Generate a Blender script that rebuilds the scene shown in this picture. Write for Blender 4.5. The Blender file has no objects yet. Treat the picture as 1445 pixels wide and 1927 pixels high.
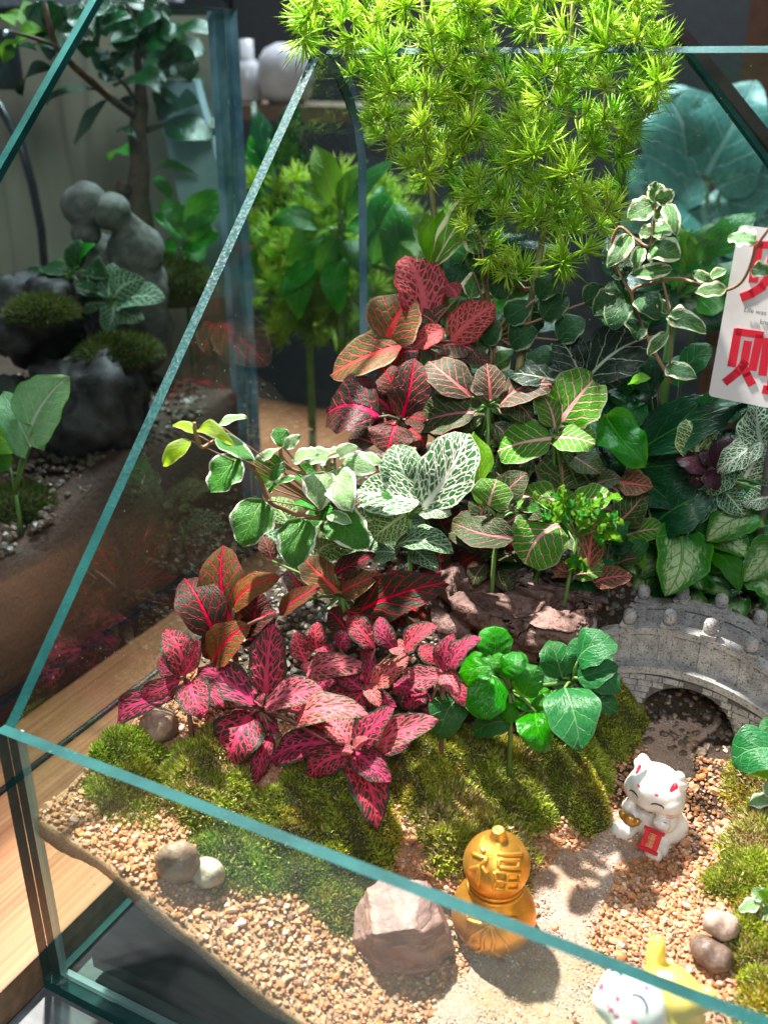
import bpy, math, random
import numpy as np
from mathutils import Vector, Matrix, noise as mnoise
from mathutils.bvhtree import BVHTree

# ------------------------------------------------------------------ camera, world, lamps, exposure (1 unit = 10 cm)
S = bpy.context.scene
PW, PH, FPX, HOR = 1445., 1927., 1878., 850.
PITCH = math.atan(HOR/FPX); YAW = math.radians(27.4)
FW = np.array([-math.sin(YAW)*math.cos(PITCH), math.cos(YAW)*math.cos(PITCH), -math.sin(PITCH)])
RT = np.array([math.cos(YAW), math.sin(YAW), 0.]); UPV = np.cross(RT, FW)
CAM = np.array([1.64226802, -1.30150544, 2.21781894])
cd = bpy.data.cameras.new('camera'); cam = bpy.data.objects.new('camera', cd); S.collection.objects.link(cam)
cam.matrix_world = Matrix(((RT[0], UPV[0], -FW[0], CAM[0]), (RT[1], UPV[1], -FW[1], CAM[1]), (RT[2], UPV[2], -FW[2], CAM[2]), (0, 0, 0, 1)))
cd.sensor_fit = 'VERTICAL'; cd.sensor_height = 36; cd.sensor_width = 27; cd.lens = 36*FPX/PH
cd.clip_start = .05; cd.clip_end = 200
cd.dof.use_dof = True; cd.dof.focus_distance = 2.75; cd.dof.aperture_fstop = 1.45
S.camera = cam

S.world = bpy.data.worlds.new('World'); S.world.use_nodes = True
bgn = S.world.node_tree.nodes['Background']; bgn.inputs[0].default_value = (.72, .86, 1, 1); bgn.inputs[1].default_value = .2

def lamp(name, kind, loc, target, energy, color, **kw):
    l = bpy.data.lights.new(name, kind); l.energy = energy; l.color = color
    for k, v in kw.items(): setattr(l, k, v)
    o = bpy.data.objects.new(name, l); S.collection.objects.link(o); o.location = loc
    o.rotation_euler = (Vector(target)-Vector(loc)).to_track_quat('-Z', 'Y').to_euler()
    return o
lamp('grow_lamp', 'SPOT', (-1.65, 1.78, 6.7), (1.0, .75, .6), 9000, (1, .95, .88), spot_size=math.radians(30), spot_blend=.4, shadow_soft_size=.13)
lamp('front_fill', 'AREA', (3.5, -5.5, 7.5), (.8, 1.0, .7), 430, (.93, .96, 1), shape='RECTANGLE', size=3, size_y=3)  # added soft fill to brighten surfaces facing the camera, not an actual ceiling fixture
lamp('ceiling_panel', 'AREA', (-1.5, 6.0, 9.0), (-.2, 2.2, 1.0), 2300, (.78, .9, 1), shape='RECTANGLE', size=4, size_y=2)
S.view_settings.view_transform = 'Standard'; S.view_settings.look = 'None'; S.view_settings.exposure = 0; S.view_settings.gamma = 1
S.cycles.max_bounces = 10; S.cycles.transparent_max_bounces = 40; S.cycles.transmission_bounces = 6
S.cycles.caustics_reflective = False; S.cycles.caustics_refractive = False
S.cycles.sample_clamp_indirect = 4

rng = np.random.default_rng(7); random.seed(7)

# ------------------------------------------------------------------ geometry helpers
def ray(x, y): return FW + RT*(x-PW/2)/FPX - UPV*(y-PH/2)/FPX
def onz(x, y, z): r = ray(x, y); return CAM + r*(z-CAM[2])/r[2]
def onx(x, y, X): r = ray(x, y); return CAM + r*(X-CAM[0])/r[0]
def ony(x, y, Y): r = ray(x, y); return CAM + r*(Y-CAM[1])/r[1]

GP = np.array([(0,0,.555),(.12,0,.53),(.25,0,.46),(.48,0,.35),(.75,0,.26),(1,0,.225),(1.35,0,.22),(1.7,0,.22),(2.2,0,.25),
 (0,.25,.575),(0,.45,.595),(0,.7,.62),(0,1,.68),(0,1.35,.8),(0,1.75,.92),(.25,.25,.48),(.5,.28,.40),(.3,.6,.6),(.55,.62,.5),(.3,1,.74),(.6,1,.66),
 (.6,1.3,.95),(.6,1.7,1.15),(.3,1.5,1.0),(.75,.35,.31),(.72,.62,.43),(1.05,.4,.25),(1.1,.15,.23),(1.2,.7,.27),(1.3,.9,.29),(1.29,1.27,.425),(1.25,1.5,.5),(1.26,1.1,.36),
 (1.2,1.75,.95),(1.3,1.62,.78),(1.5,1.62,.78),(.85,1,.47),(.8,1.33,.86),(.9,1.7,1.12),(.95,1.4,.8),(.95,.7,.36),(1.0,1.05,.42),(1.7,.5,.3),(1.6,.9,.36),(1.6,1.3,.48),(2,1,.5),(1.8,1.7,1.0),(2.3,.6,.4),(2.3,1.7,.9),(1.5,.3,.24)])
def G(x, y):
    x = np.asarray(x, float); y = np.asarray(y, float)
    d = (x[..., None]-GP[:, 0])**2 + (y[..., None]-GP[:, 1])**2
    w = np.exp(-d/(2*.13**2)) + 1e-5*np.exp(-d/(2*.5**2)) + 1e-12
    return (w*GP[:, 2]).sum(-1)/w.sum(-1)
def gpt(px, py):
    z = .4
    for _ in range(40):
        p = onz(px, py, z); z += .5*(float(G(p[0], p[1]))-z)
    p = onz(px, py, z); return np.array([p[0], p[1], z])

class MB:
    def __init__(s): s.v = []; s.f = []; s.m = []; s.n = 0
    def add(s, v, f, mi=0):
        v = [tuple(map(float, q)) for q in v]; s.v += v
        s.f += [tuple(i+s.n for i in q) for q in f]; s.m += [mi]*len(f); s.n += len(v); return s
    def box(s, a, b, mi=0):
        (x0, y0, z0), (x1, y1, z1) = a, b
        return s.add([(x0,y0,z0),(x1,y0,z0),(x1,y1,z0),(x0,y1,z0),(x0,y0,z1),(x1,y0,z1),(x1,y1,z1),(x0,y1,z1)],
                     [(0,3,2,1),(4,5,6,7),(0,1,5,4),(1,2,6,5),(2,3,7,6),(3,0,4,7)], mi)
    def tube(s, pts, r, n=7, mi=0, cap=True):
        P = [np.array(p, float) for p in pts]; k = len(P)
        R = [r]*k if np.isscalar(r) else list(r)
        vs = []; prev = None
        for i in range(k):
            d = P[min(i+1, k-1)]-P[max(i-1, 0)]; d = d/(np.linalg.norm(d)+1e-9)
            a = np.cross(d, (0, 0, 1) if abs(d[2]) < .9 else (1, 0, 0)) if prev is None else prev-d*(prev@d)
            a = a/(np.linalg.norm(a)+1e-9); prev = a; b = np.cross(d, a)
            for j in range(n):
                t = 2*math.pi*j/n; vs.append(P[i]+(a*math.cos(t)+b*math.sin(t))*R[i])
        fs = [(i*n+j, i*n+(j+1) % n, (i+1)*n+(j+1) % n, (i+1)*n+j) for i in range(k-1) for j in range(n)]
        if cap: fs += [tuple(range(n))[::-1], tuple((k-1)*n+j for j in range(n))]
        return s.add(vs, fs, mi)
    def lathe(s, prof, n=40, mi=0, c=(0, 0, 0)):
        vs = [(c[0]+r*math.cos(2*math.pi*j/n), c[1]+r*math.sin(2*math.pi*j/n), c[2]+z) for r, z in prof for j in range(n)]
        fs = [(i*n+j, i*n+(j+1) % n, (i+1)*n+(j+1) % n, (i+1)*n+j) for i in range(len(prof)-1) for j in range(n)]
        return s.add(vs, fs, mi)
    def mesh(s, name, mats, smooth=True):
        me = bpy.data.meshes.new(name); me.from_pydata(s.v, [], s.f); me.update()
        for m in (mats if isinstance(mats, (list, tuple)) else [mats]): me.materials.append(m)
        me.polygons.foreach_set('use_smooth', [smooth]*len(me.polygons)); me.polygons.foreach_set('material_index', s.m); me.update()
        return me
    def build(s, name, mats, parent=None, smooth=True): return obj(name, s.mesh(name, mats, smooth), parent)

def obj(name, me, parent=None):
    o = bpy.data.objects.new(name, me); S.collection.objects.link(o)
    if parent is not None: o.parent = parent
    return o
def tag(o, label=None, cat=None, group=None, kind=None):
    if label: o['label'] = label
    if cat: o['category'] = cat
    if group: o['group'] = group
    if kind: o['kind'] = kind
    return o
def thing(name, label, cat, loc=(0, 0, 0), group=None, rotz=0):
    o = bpy.data.objects.new(name, None); S.collection.objects.link(o); o.location = loc; o.rotation_euler = (0, 0, rotz)
    o.empty_display_size = .05
    return tag(o, label, cat, group)
def numpy_mesh(name, V, F, mats, smooth=False, col=None):
    me = bpy.data.meshes.new(name); nv, nf = len(V), len(F); k = F.shape[1]
    me.vertices.add(nv); me.vertices.foreach_set('co', V.astype(np.float32).ravel())
    me.loops.add(nf*k); me.loops.foreach_set('vertex_index', F.astype(np.int32).ravel())
    me.polygons.add(nf); me.polygons.foreach_set('loop_start', np.arange(0, nf*k, k, dtype=np.int32))
    me.update(calc_edges=True); me.polygons.foreach_set('use_smooth', [smooth]*nf)
    for m in (mats if isinstance(mats, (list, tuple)) else [mats]): me.materials.append(m)
    if col is not None:
        a = me.attributes.new('tint', 'FLOAT_COLOR', 'POINT'); a.data.foreach_set('color', np.c_[col, np.ones(nv)].astype(np.float32).ravel())
    me.validate(); me.update(); return me
def blob(parts, voxel, smooth=4, noise=None, extra=None):
    """union of ellipsoids (centre, radii[, matrix]) fused to one continuous surface; returns a mesh"""
    import bmesh
    bm = bmesh.new()
    for p in parts:
        M = Matrix.Translation(p[0]) @ (p[2].to_4x4() if len(p) > 2 else Matrix()) @ Matrix.Diagonal((*p[1], 1))
        bmesh.ops.create_icosphere(bm, subdivisions=3, radius=1, matrix=M)
    if extra: extra(bm)
    me = bpy.data.meshes.new('tmp'); bm.to_mesh(me); bm.free()
    o = bpy.data.objects.new('tmp', me); S.collection.objects.link(o)
    m = o.modifiers.new('r', 'REMESH'); m.mode = 'VOXEL'; m.voxel_size = voxel
    if smooth:
        q = o.modifiers.new('s', 'SMOOTH'); q.factor = .5; q.iterations = smooth
    dg = bpy.context.evaluated_depsgraph_get(); out = bpy.data.meshes.new_from_object(o.evaluated_get(dg))
    bpy.data.objects.remove(o); bpy.data.meshes.remove(me)
    if noise:
        for v in out.vertices:
            n = v.normal.copy(); d = 0
            for amp, sc in noise: d += amp*mnoise.noise(v.co*sc+Vector((3.1, 7.7, 1.3)))
            v.co += n*d
    out.polygons.foreach_set('use_smooth', [True]*len(out.polygons)); out.update()
    return out
def bvh(me): return BVHTree.FromPolygons([v.co[:] for v in me.vertices], [p.vertices[:] for p in me.polygons])

# ------------------------------------------------------------------ material helpers
class NT:
    def __init__(s, name):
        s.mat = bpy.data.materials.new(name); s.mat.use_nodes = True; s.t = s.mat.node_tree
        s.p = s.t.nodes['Principled BSDF']; s.out = s.t.nodes['Material Output']
    def n(s, kind, **kw):
        q = s.t.nodes.new(kind)
        for k, v in kw.items(): setattr(q, k, v)
        return q
    def set(s, inp, v):
        if isinstance(v, bpy.types.NodeSocket): s.t.links.new(v, inp)
        elif isinstance(v, (tuple, list)) and len(v) == 3 and inp.type == 'RGBA': inp.default_value = (*v, 1)
        else: inp.default_value = v
    def m(s, op, *a, clamp=False):
        q = s.n('ShaderNodeMath', operation=op, use_clamp=clamp)
        for i, v in enumerate(a): s.set(q.inputs[i], v)
        return q.outputs[0]
    def ss(s, x, a, b, lo=0., hi=1.):
        q = s.n('ShaderNodeMapRange', interpolation_type='SMOOTHSTEP'); s.set(q.inputs[0], x)
        for i, v in ((1, a), (2, b), (3, lo), (4, hi)): s.set(q.inputs[i], v)
        return q.outputs[0]
    def mix(s, f, a, b):
        q = s.n('ShaderNodeMix', data_type='RGBA'); s.set(q.inputs[0], f); s.set(q.inputs[6], a); s.set(q.inputs[7], b); return q.outputs[2]
    def noise(s, vec, scale, detail=3, rough=.55, out=0, dist=0):
        q = s.n('ShaderNodeTexNoise'); s.set(q.inputs['Scale'], scale); s.set(q.inputs['Detail'], detail); s.set(q.inputs['Roughness'], rough); s.set(q.inputs['Distortion'], dist)
        if vec is not None: s.set(q.inputs['Vector'], vec)
        return q.outputs[out]
    def obj(s): return s.n('ShaderNodeTexCoord').outputs['Object']
    def scale(s, vec, v):
        q = s.n('ShaderNodeMapping'); s.set(q.inputs[0], vec); q.inputs['Scale'].default_value = v; return q.outputs[0]
    def bump(s, h, strength=.3, dist=.01):
        q = s.n('ShaderNodeBump'); s.set(q.inputs['Height'], h); q.inputs['Strength'].default_value = strength; q.inputs['Distance'].default_value = dist
        s.set(s.p.inputs['Normal'], q.outputs[0]); return q.outputs[0]
    def P(s, **kw):
        names = dict(col='Base Color', rough='Roughness', metal='Metallic', spec='Specular IOR Level', coat='Coat Weight', alpha='Alpha', sss='Subsurface Weight', sheen='Sheen Weight', trans='Transmission Weight', ior='IOR')
        for k, v in kw.items(): s.set(s.p.inputs[names[k]], v)
        return s
def plain(name, col, rough=.5, var=.25, scale=12., bump=.15, bscale=60., **kw):
    t = NT(name); o = t.obj(); nz = t.noise(o, scale)
    c2 = tuple(max(0, c*(1-var)) for c in col); c1 = tuple(min(1, c*(1+var*.6)) for c in col)
    t.P(col=t.mix(t.ss(nz, .3, .7), c2, c1), rough=rough, **kw)
    if bump: t.bump(t.noise(o, bscale, 4), bump, .01)
    return t.mat

def leafmat(name, base, vein, base2=None, margin=None, mw=.9, mnz=0., N=8, k=.42, vw=.16, mid=.07, net=0., netw=.1, nets=9., rough=.35, trans=.28, gloss=.5, patch=None, bumps=.8, tcol=None):
    t = NT('leaf_'+name)
    at = t.n('ShaderNodeAttribute', attribute_name='luv'); sep = t.n('ShaderNodeSeparateXYZ'); t.set(sep.inputs[0], at.outputs['Vector'])
    u, v, e = sep.outputs
    inf = t.n('ShaderNodeObjectInfo'); rnd = inf.outputs['Random']
    off = t.n('ShaderNodeVectorMath', operation='ADD'); t.set(off.inputs[0], at.outputs['Vector'])
    cmb = t.n('ShaderNodeCombineXYZ'); t.set(cmb.inputs[2], t.m('MULTIPLY', rnd, 37.)); t.set(off.inputs[1], cmb.outputs[0])
    nz = t.noise(off.outputs[0], 3.2, 2); nz2 = t.noise(off.outputs[0], 9., 3)
    wob = t.m('MULTIPLY', t.m('SUBTRACT', nz, .5), .22)
    a = t.m('ABSOLUTE', t.m('ADD', u, t.m('MULTIPLY', wob, .12)))
    sc = t.m('ADD', t.m('SUBTRACT', v, t.m('MULTIPLY', t.m('POWER', a, .85), k)), t.m('MULTIPLY', wob, .45))
    midr = t.ss(a, t.m('MULTIPLY', t.m('SUBTRACT', 1.15, v), mid), t.m('MULTIPLY', t.m('SUBTRACT', 1.35, v), mid*1.6), 1., 0.)
    fr = t.m('ABSOLUTE', t.m('SUBTRACT', t.m('FRACT', t.m('ADD', t.m('MULTIPLY', sc, float(N)), t.m('MULTIPLY', t.m('SIGN', u), .22))), .5))
    wv = t.m('MULTIPLY', t.m('SUBTRACT', 1.25, t.m('MULTIPLY', e, .75)), vw)
    side = t.ss(fr, t.m('MULTIPLY', wv, .45), t.m('MULTIPLY', wv, 1.1), 1., 0.)
    vein_m = t.m('MAXIMUM', midr, side)
    if net > 0:
        cv = t.n('ShaderNodeCombineXYZ'); t.set(cv.inputs[0], t.m('MULTIPLY', u, nets*.62)); t.set(cv.inputs[1], t.m('MULTIPLY', sc, nets*1.45)); t.set(cv.inputs[2], t.m('MULTIPLY', rnd, 13.))
        vo = t.n('ShaderNodeTexVoronoi', voronoi_dimensions='2D', feature='DISTANCE_TO_EDGE'); t.set(vo.inputs['Vector'], cv.outputs[0]); vo.inputs['Scale'].default_value = 1.
        nw = t.ss(vo.outputs['Distance'], netw*.6, netw*1.25, 1., 0.)
        vein_m = t.m('MAXIMUM', vein_m, t.m('MULTIPLY', nw, net))
    b2 = base2 or tuple(c*.6 for c in base)
    c0 = t.mix(t.ss(nz2, .3, .7), b2, base)
    if patch:
        pm = t.m('MULTIPLY', t.ss(t.m('ADD', e, t.m('MULTIPLY', t.m('SUBTRACT', nz2, .5), 1.6)), .25, .75, 1., 0.), t.ss(v, .05, .3))
        c0 = t.mix(pm, c0, patch)
    c = t.mix(vein_m, c0, vein)
    if margin:
        mm = t.ss(t.m('ADD', e, t.m('MULTIPLY', t.m('SUBTRACT', t.noise(off.outputs[0], 2.6, 3), .5), mnz)), mw-.06, mw+.05)
        c = t.mix(mm, c, margin)
    hs = t.n('ShaderNodeHueSaturation'); t.set(hs.inputs['Color'], c); hs.inputs['Saturation'].default_value = 1.0 if name.startswith('red') else 1.1; t.set(hs.inputs['Value'], t.m('ADD', .82, t.m('MULTIPLY', rnd, .36))); t.set(hs.inputs['Hue'], t.m('ADD', .49, t.m('MULTIPLY', rnd, .02)))
    c = hs.outputs[0]
    t.P(col=c, rough=t.m('ADD', rough-.06, t.m('MULTIPLY', nz2, .14)), spec=gloss*(1 if name == 'bonsai' else .6))
    h = t.m('ADD', t.m('MULTIPLY', vein_m, -1.), t.m('MULTIPLY', nz2, .6))
    bn = t.bump(h, bumps, .009)
    tr = t.n('ShaderNodeBsdfTranslucent'); t.set(tr.inputs['Color'], t.mix(.6, c, tcol) if tcol else c)
    mx = t.n('ShaderNodeMixShader'); mx.inputs[0].default_value = trans
    t.set(mx.inputs[1], t.p.outputs[0]); t.set(mx.inputs[2], tr.outputs[0]); t.set(t.out.inputs[0], mx.outputs[0])
    return t.mat

YG = (.22, .45, .03)
LM = {
 'red': leafmat('red', (.03,.05,.027), (.60,.048,.12), margin=(.025,.05,.03), mw=.83, mnz=.12, N=6, vw=.13, mid=.10, net=1, netw=.125, nets=6, rough=.42, trans=.2, gloss=.35, tcol=(.8,.05,.1)),
 'redlight': leafmat('redlight', (.09,.10,.03), (.68,.14,.18), margin=(.10,.13,.07), mw=.9, mnz=.1, N=6, vw=.2, mid=.12, net=1, netw=.18, nets=6, rough=.4, trans=.2, gloss=.4, tcol=(.8,.1,.1)),
 'bronze': leafmat('bronze', (.11,.10,.025), (.70,.06,.11), base2=(.07,.05,.02), margin=(.25,.06,.05), mw=.95, N=6, vw=.085, mid=.07, net=.5, netw=.04, nets=5, rough=.5, trans=.25, gloss=.3, tcol=(.3,.15,.02)),
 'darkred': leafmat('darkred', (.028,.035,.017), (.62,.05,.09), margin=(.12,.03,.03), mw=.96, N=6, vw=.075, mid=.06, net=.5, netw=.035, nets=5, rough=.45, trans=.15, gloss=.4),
 'olive': leafmat('olive', (.11,.14,.05), (.78,.16,.13), base2=(.07,.09,.04), margin=(.45,.3,.2), mw=.94, mnz=.08, N=7, vw=.13, mid=.09, net=.5, netw=.05, nets=5, rough=.5, trans=.25, gloss=.3),
 'pinkbright': leafmat('pinkbright', (.22,.08,.06), (.80,.20,.22), margin=(.6,.1,.12), mw=.93, N=7, vw=.2, mid=.12, net=1, netw=.15, nets=8, rough=.5, trans=.35, gloss=.3),
 'pink': leafmat('pink', (.075,.27,.028), (.78,.45,.40), base2=(.05,.19,.02), margin=(.35,.35,.25), mw=.96, N=6, vw=.085, mid=.06, net=.3, netw=.03, nets=4, rough=.42, trans=.25, gloss=.4, tcol=YG),
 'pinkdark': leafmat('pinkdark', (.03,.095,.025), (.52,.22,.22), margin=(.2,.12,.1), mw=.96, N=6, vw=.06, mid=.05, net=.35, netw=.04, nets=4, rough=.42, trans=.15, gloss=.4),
 'pinkgrey': leafmat('pinkgrey', (.06,.085,.05), (.72,.22,.22), base2=(.04,.05,.035), margin=(.2,.14,.1), mw=.95, N=6, vw=.075, mid=.065, net=.3, netw=.035, nets=5, rough=.5, trans=.15, gloss=.35),
 'pinkred': leafmat('pinkred', (.10,.11,.04), (.72,.2,.22), margin=(.5,.15,.12), mw=.94, N=6, vw=.14, mid=.09, net=.6, netw=.06, nets=6, rough=.45, trans=.25),
 'white': leafmat('white', (.07,.2,.06), (.80,.84,.70), base2=(.045,.15,.06), margin=(.6,.75,.55), mw=.95, N=6, vw=.13, mid=.07, net=1, netw=.1, nets=8.5, rough=.42, trans=.28, gloss=.4),
 'whitedull': leafmat('whitedull', (.03,.11,.04), (.45,.58,.40), margin=(.3,.45,.3), mw=.95, N=6, vw=.11, mid=.06, net=.9, netw=.08, nets=8, rough=.45, trans=.2),
 'whitelime': leafmat('whitelime', (.1,.22,.04), (.62,.72,.4), margin=(.5,.6,.3), mw=.95, N=6, vw=.12, mid=.07, net=.9, netw=.08, nets=8, rough=.45, trans=.3),
 'darkwhite': leafmat('darkwhite', (.012,.03,.017), (.36,.41,.31), N=4, vw=.045, mid=.045, net=.25, netw=.02, nets=4, rough=.3, trans=.08),
 'varieg': leafmat('varieg', (.05,.2,.03), (.12,.3,.07), base2=(.03,.14,.03), margin=(.80,.82,.66), mw=.9, mnz=.75, N=5, vw=.07, mid=.03, net=.2, netw=.05, nets=7, rough=.38, trans=.25, tcol=YG, bumps=.8),
 'vpale': leafmat('vpale', (.14,.3,.09), (.4,.55,.3), base2=(.35,.5,.28), margin=(.85,.86,.72), mw=.74, mnz=.9, N=5, vw=.07, mid=.03, net=.3, netw=.05, nets=7, rough=.38, trans=.25, bumps=.8),
 'vyoung': leafmat('vyoung', (.28,.46,.03), (.35,.5,.06), base2=(.2,.4,.02), margin=(.7,.75,.3), mw=.86, mnz=.5, N=5, vw=.06, mid=.03, rough=.4, trans=.4, tcol=(.4,.6,.03)),
 'ivy': leafmat('ivy', (.085,.2,.05), (.2,.3,.13), base2=(.05,.14,.045), margin=(.74,.74,.50), mw=.72, mnz=.95, N=4, vw=.07, mid=.04, rough=.4, trans=.25, bumps=.7),
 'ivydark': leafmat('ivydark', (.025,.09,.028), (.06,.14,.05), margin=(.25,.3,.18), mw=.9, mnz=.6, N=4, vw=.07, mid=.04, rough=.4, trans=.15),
 'glossy': leafmat('glossy', (.035,.21,.014), (.07,.30,.03), base2=(.02,.14,.01), N=4, vw=.05, mid=.03, rough=.15, trans=.22, gloss=.6, tcol=YG, bumps=.7),
 'dull': leafmat('dull', (.025,.14,.035), (.11,.24,.1), base2=(.018,.10,.028), margin=(.06,.16,.06), mw=.96, N=4, vw=.05, mid=.035, rough=.33, trans=.15, gloss=.5, bumps=.7),
 'syng': leafmat('syng', (.045,.2,.03), (.2,.36,.12), base2=(.03,.14,.025), margin=(.1,.3,.04), mw=.95, N=5, vw=.05, mid=.035, rough=.33, trans=.25, patch=(.42,.56,.30), tcol=YG),
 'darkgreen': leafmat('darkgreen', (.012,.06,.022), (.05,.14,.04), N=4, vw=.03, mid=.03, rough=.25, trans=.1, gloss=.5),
 'green': leafmat('green', (.035,.23,.025), (.09,.32,.06), base2=(.025,.15,.018), N=5, vw=.06, mid=.04, rough=.3, trans=.25, tcol=YG),
 'lime': leafmat('lime', (.16,.36,.03), (.3,.45,.1), base2=(.1,.28,.03), N=5, vw=.05, mid=.04, rough=.35, trans=.35, tcol=(.3,.55,.03)),
 'cream': leafmat('cream', (.16,.28,.05), (.6,.62,.35), base2=(.08,.2,.03), margin=(.7,.68,.42), mw=.8, mnz=.8, N=4, vw=.05, mid=.05, rough=.4, trans=.3),
 'maroon': leafmat('maroon', (.03,.009,.016), (.08,.015,.025), N=4, vw=.05, mid=.04, rough=.25, trans=.1),
 'bonsai': leafmat('bonsai', (.014,.085,.02), (.04,.12,.04), base2=(.01,.045,.02), N=6, vw=.02, mid=.03, rough=.14, trans=.12, gloss=.6),
 'palemint': leafmat('palemint', (.22,.42,.2), (.4,.55,.35), base2=(.16,.34,.15), margin=(.15,.35,.1), mw=.93, mnz=.2, N=5, vw=.05, mid=.05, rough=.35, trans=.3),
 'bluegreen': leafmat('bluegreen', (.11,.28,.23), (.26,.46,.40), base2=(.07,.2,.17), N=5, vw=.05, mid=.04, rough=.3, trans=.2, gloss=.6),
}

# ------------------------------------------------------------------ leaves
def prof(shape, v):
    if shape == 'ovate': return .58*np.sin(np.pi*np.clip(v, 0, 1)**.78)**.72*(1-.08*v)+.42*np.sqrt(np.clip(1-(2*v-1)**2, 0, 1))
    if shape == 'round': return np.sqrt(np.clip(1-(2*v-1)**2, 0, 1))**.9
    if shape == 'lance': return np.sin(np.pi*v**.9)**1.05
    if shape == 'obov': return np.sin(np.pi*np.clip(v, 0, 1)**1.15)**.7
    if shape == 'heart': return np.where(v < .22, .55+.45*np.sqrt(np.clip(1-((.22-v)/.22)**2, 0, 1)), np.cos((v-.22)/.78*np.pi/2)**.75)
    if shape == 'square': return np.clip(np.sin(np.pi*np.clip(v, 0, 1)**1.1), 0, 1)**.42
def leafmesh(B, T, W, n, shape, arch=.12, fold=.18, cup=.12, wave=.05, nu=9, nv=15, seed=0, tip=.0, quilt=0., twist=0.):
    r = np.random.default_rng(seed)
    ax = T-B; L = np.linalg.norm(ax); ax = ax/L; n = n-ax*(n@ax); n = n/np.linalg.norm(n); lat = np.cross(ax, n)
    v = np.linspace(0, 1, nv); u = np.linspace(-1, 1, nu)
    w = np.clip(prof(shape, v), .0, 1); w = np.maximum(w, .012)
    V, U = np.meshgrid(v, u, indexing='ij'); Wd = (w*W)[:, None]*np.ones_like(U)
    ph = r.random(4)*6.28; fq = r.uniform(9, 15)
    side = r.normal(0, .05)
    x = U*Wd*(1+.05*np.sin(fq*1.4*V+ph[2]+U*2)*abs(U)) + side*L*np.sin(np.pi*V)[:]
    yl = V*L
    if shape == 'heart': yl = yl - abs(U)*.16*L*np.exp(-(V/.25)**2)
    z = arch*L*4*V*(1-V) + fold*abs(U)*Wd - cup*L*V**2*abs(U)*.35 + wave*W*np.sin(fq*V+ph[0]+np.where(U > 0, 1.7, 0))*abs(U)**2.2 - tip*L*V**4
    z += .03*L*np.sin(3*V+ph[1])*np.sin(2*U+ph[3])
    if quilt: z += quilt*L*np.abs(np.sin(np.pi*(4*(V-.42*(abs(U)*w[:, None])**.85)+.2)))*(1-abs(U)**4)*np.minimum(1, abs(U)*3+.15)*(1-V**4)
    tw = twist*V; x, z = x*np.cos(tw)-(z-arch*L*4*V*(1-V))*np.sin(tw), arch*L*4*V*(1-V)+x*np.sin(tw)+(z-arch*L*4*V*(1-V))*np.cos(tw)
    P = B+yl[..., None]*ax+x[..., None]*lat+z[..., None]*n
    idx = np.arange(nv*nu).reshape(nv, nu)
    F = np.stack([idx[:-1, :-1], idx[:-1, 1:], idx[1:, 1:], idx[1:, :-1]], -1).reshape(-1, 4)
    luv = np.stack([U*w[:, None], V, abs(U)*np.ones_like(V)], -1)
    
    return P.reshape(-1, 3), F, luv.reshape(-1, 3)
SHAPE = dict(red='ovate', redlight='ovate', bronze='ovate', darkred='ovate', olive='ovate', pink='round', pinkdark='ovate', pinkgrey='ovate', pinkred='ovate', pinkbright='ovate',
             white='ovate', whitedull='ovate', whitelime='ovate', darkwhite='ovate', varieg='ovate', vpale='ovate', vyoung='ovate', ivy='ovate', ivydark='ovate', glossy='round', dull='ovate',
             syng='heart', palemint='heart', darkgreen='lance', green='ovate', lime='lance', cream='lance', maroon='ovate', bonsai='obov', bluegreen='heart')
KW = dict(red=dict(wave=.10, fold=.12, arch=.13), redlight=dict(wave=.08, arch=.14), varieg=dict(wave=.12, arch=.08, fold=.1), vpale=dict(wave=.14, arch=.08, fold=.1), ivy=dict(wave=.16, arch=.1), glossy=dict(fold=-.12, arch=.16, cup=.3, wave=.04, quilt=.05, nu=13, nv=25),
          white=dict(wave=.06, arch=.08), pink=dict(fold=.08, arch=.1), syng=dict(wave=.05, fold=.2), dull=dict(fold=.1, arch=.14, quilt=.025, nu=11, nv=21), bonsai=dict(fold=.2, arch=.13, wave=.02))
LCNT = [0]
def leaf(root, sp, bx, by, tx, ty, w, Y, dY=None, roll=None, shape=None, camw=.62, **kw):
    LCNT[0] += 1; sd = LCNT[0]; r = np.random.default_rng(sd)
    if dY is None: dY = -(ty-by)*.0011 if ty > by else (by-ty)*.0006
    B = ony(bx, by, Y); T = ony(tx, ty, Y+dY)
    ax = T-B; L = np.linalg.norm(ax); ax = ax/L
    mid = (B+T)/2; tc = CAM-mid; tc = tc/np.linalg.norm(tc)
    n = tc*camw+np.array([0, 0, 1-camw])+r.normal(0, .12, 3); n = n-ax*(n@ax); n /= np.linalg.norm(n); am = r.uniform(.55, 1.7)
    if roll is None: roll = r.normal(0, .16)
    lat = np.cross(ax, n); n = n*math.cos(roll)+lat*math.sin(roll); lat = np.cross(ax, n)
    lp = np.sqrt(max(.2, 1-(lat@tc)**2))
    dep = (mid-CAM)@FW; W = .57*w/FPX*dep/lp
    o0 = np.array(root.location)
    k = dict(KW.get(sp, {})); k.setdefault('arch', .12); k['arch'] = k['arch']*am; k.setdefault('twist', r.normal(0, .28)); k.update(kw)
    V, F, luv = leafmesh(B-o0, T-o0, W, n, shape or SHAPE[sp], seed=sd, **k)
    me = numpy_mesh('leaf', V, F, LM[sp], True)
    a = me.attributes.new('luv', 'FLOAT_VECTOR', 'POINT'); a.data.foreach_set('vector', luv.astype(np.float32).ravel())
    o = obj('leaf', me, root); return B
STEMM = {'g': plain('stem_green', (.12,.24,.05), .5), 'b': plain('stem_brown', (.22,.12,.06), .6), 'p': plain('stem_pinkish', (.22,.11,.07), .5), 'd': plain('stem_dark', (.07,.07,.035), .6)}
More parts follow.
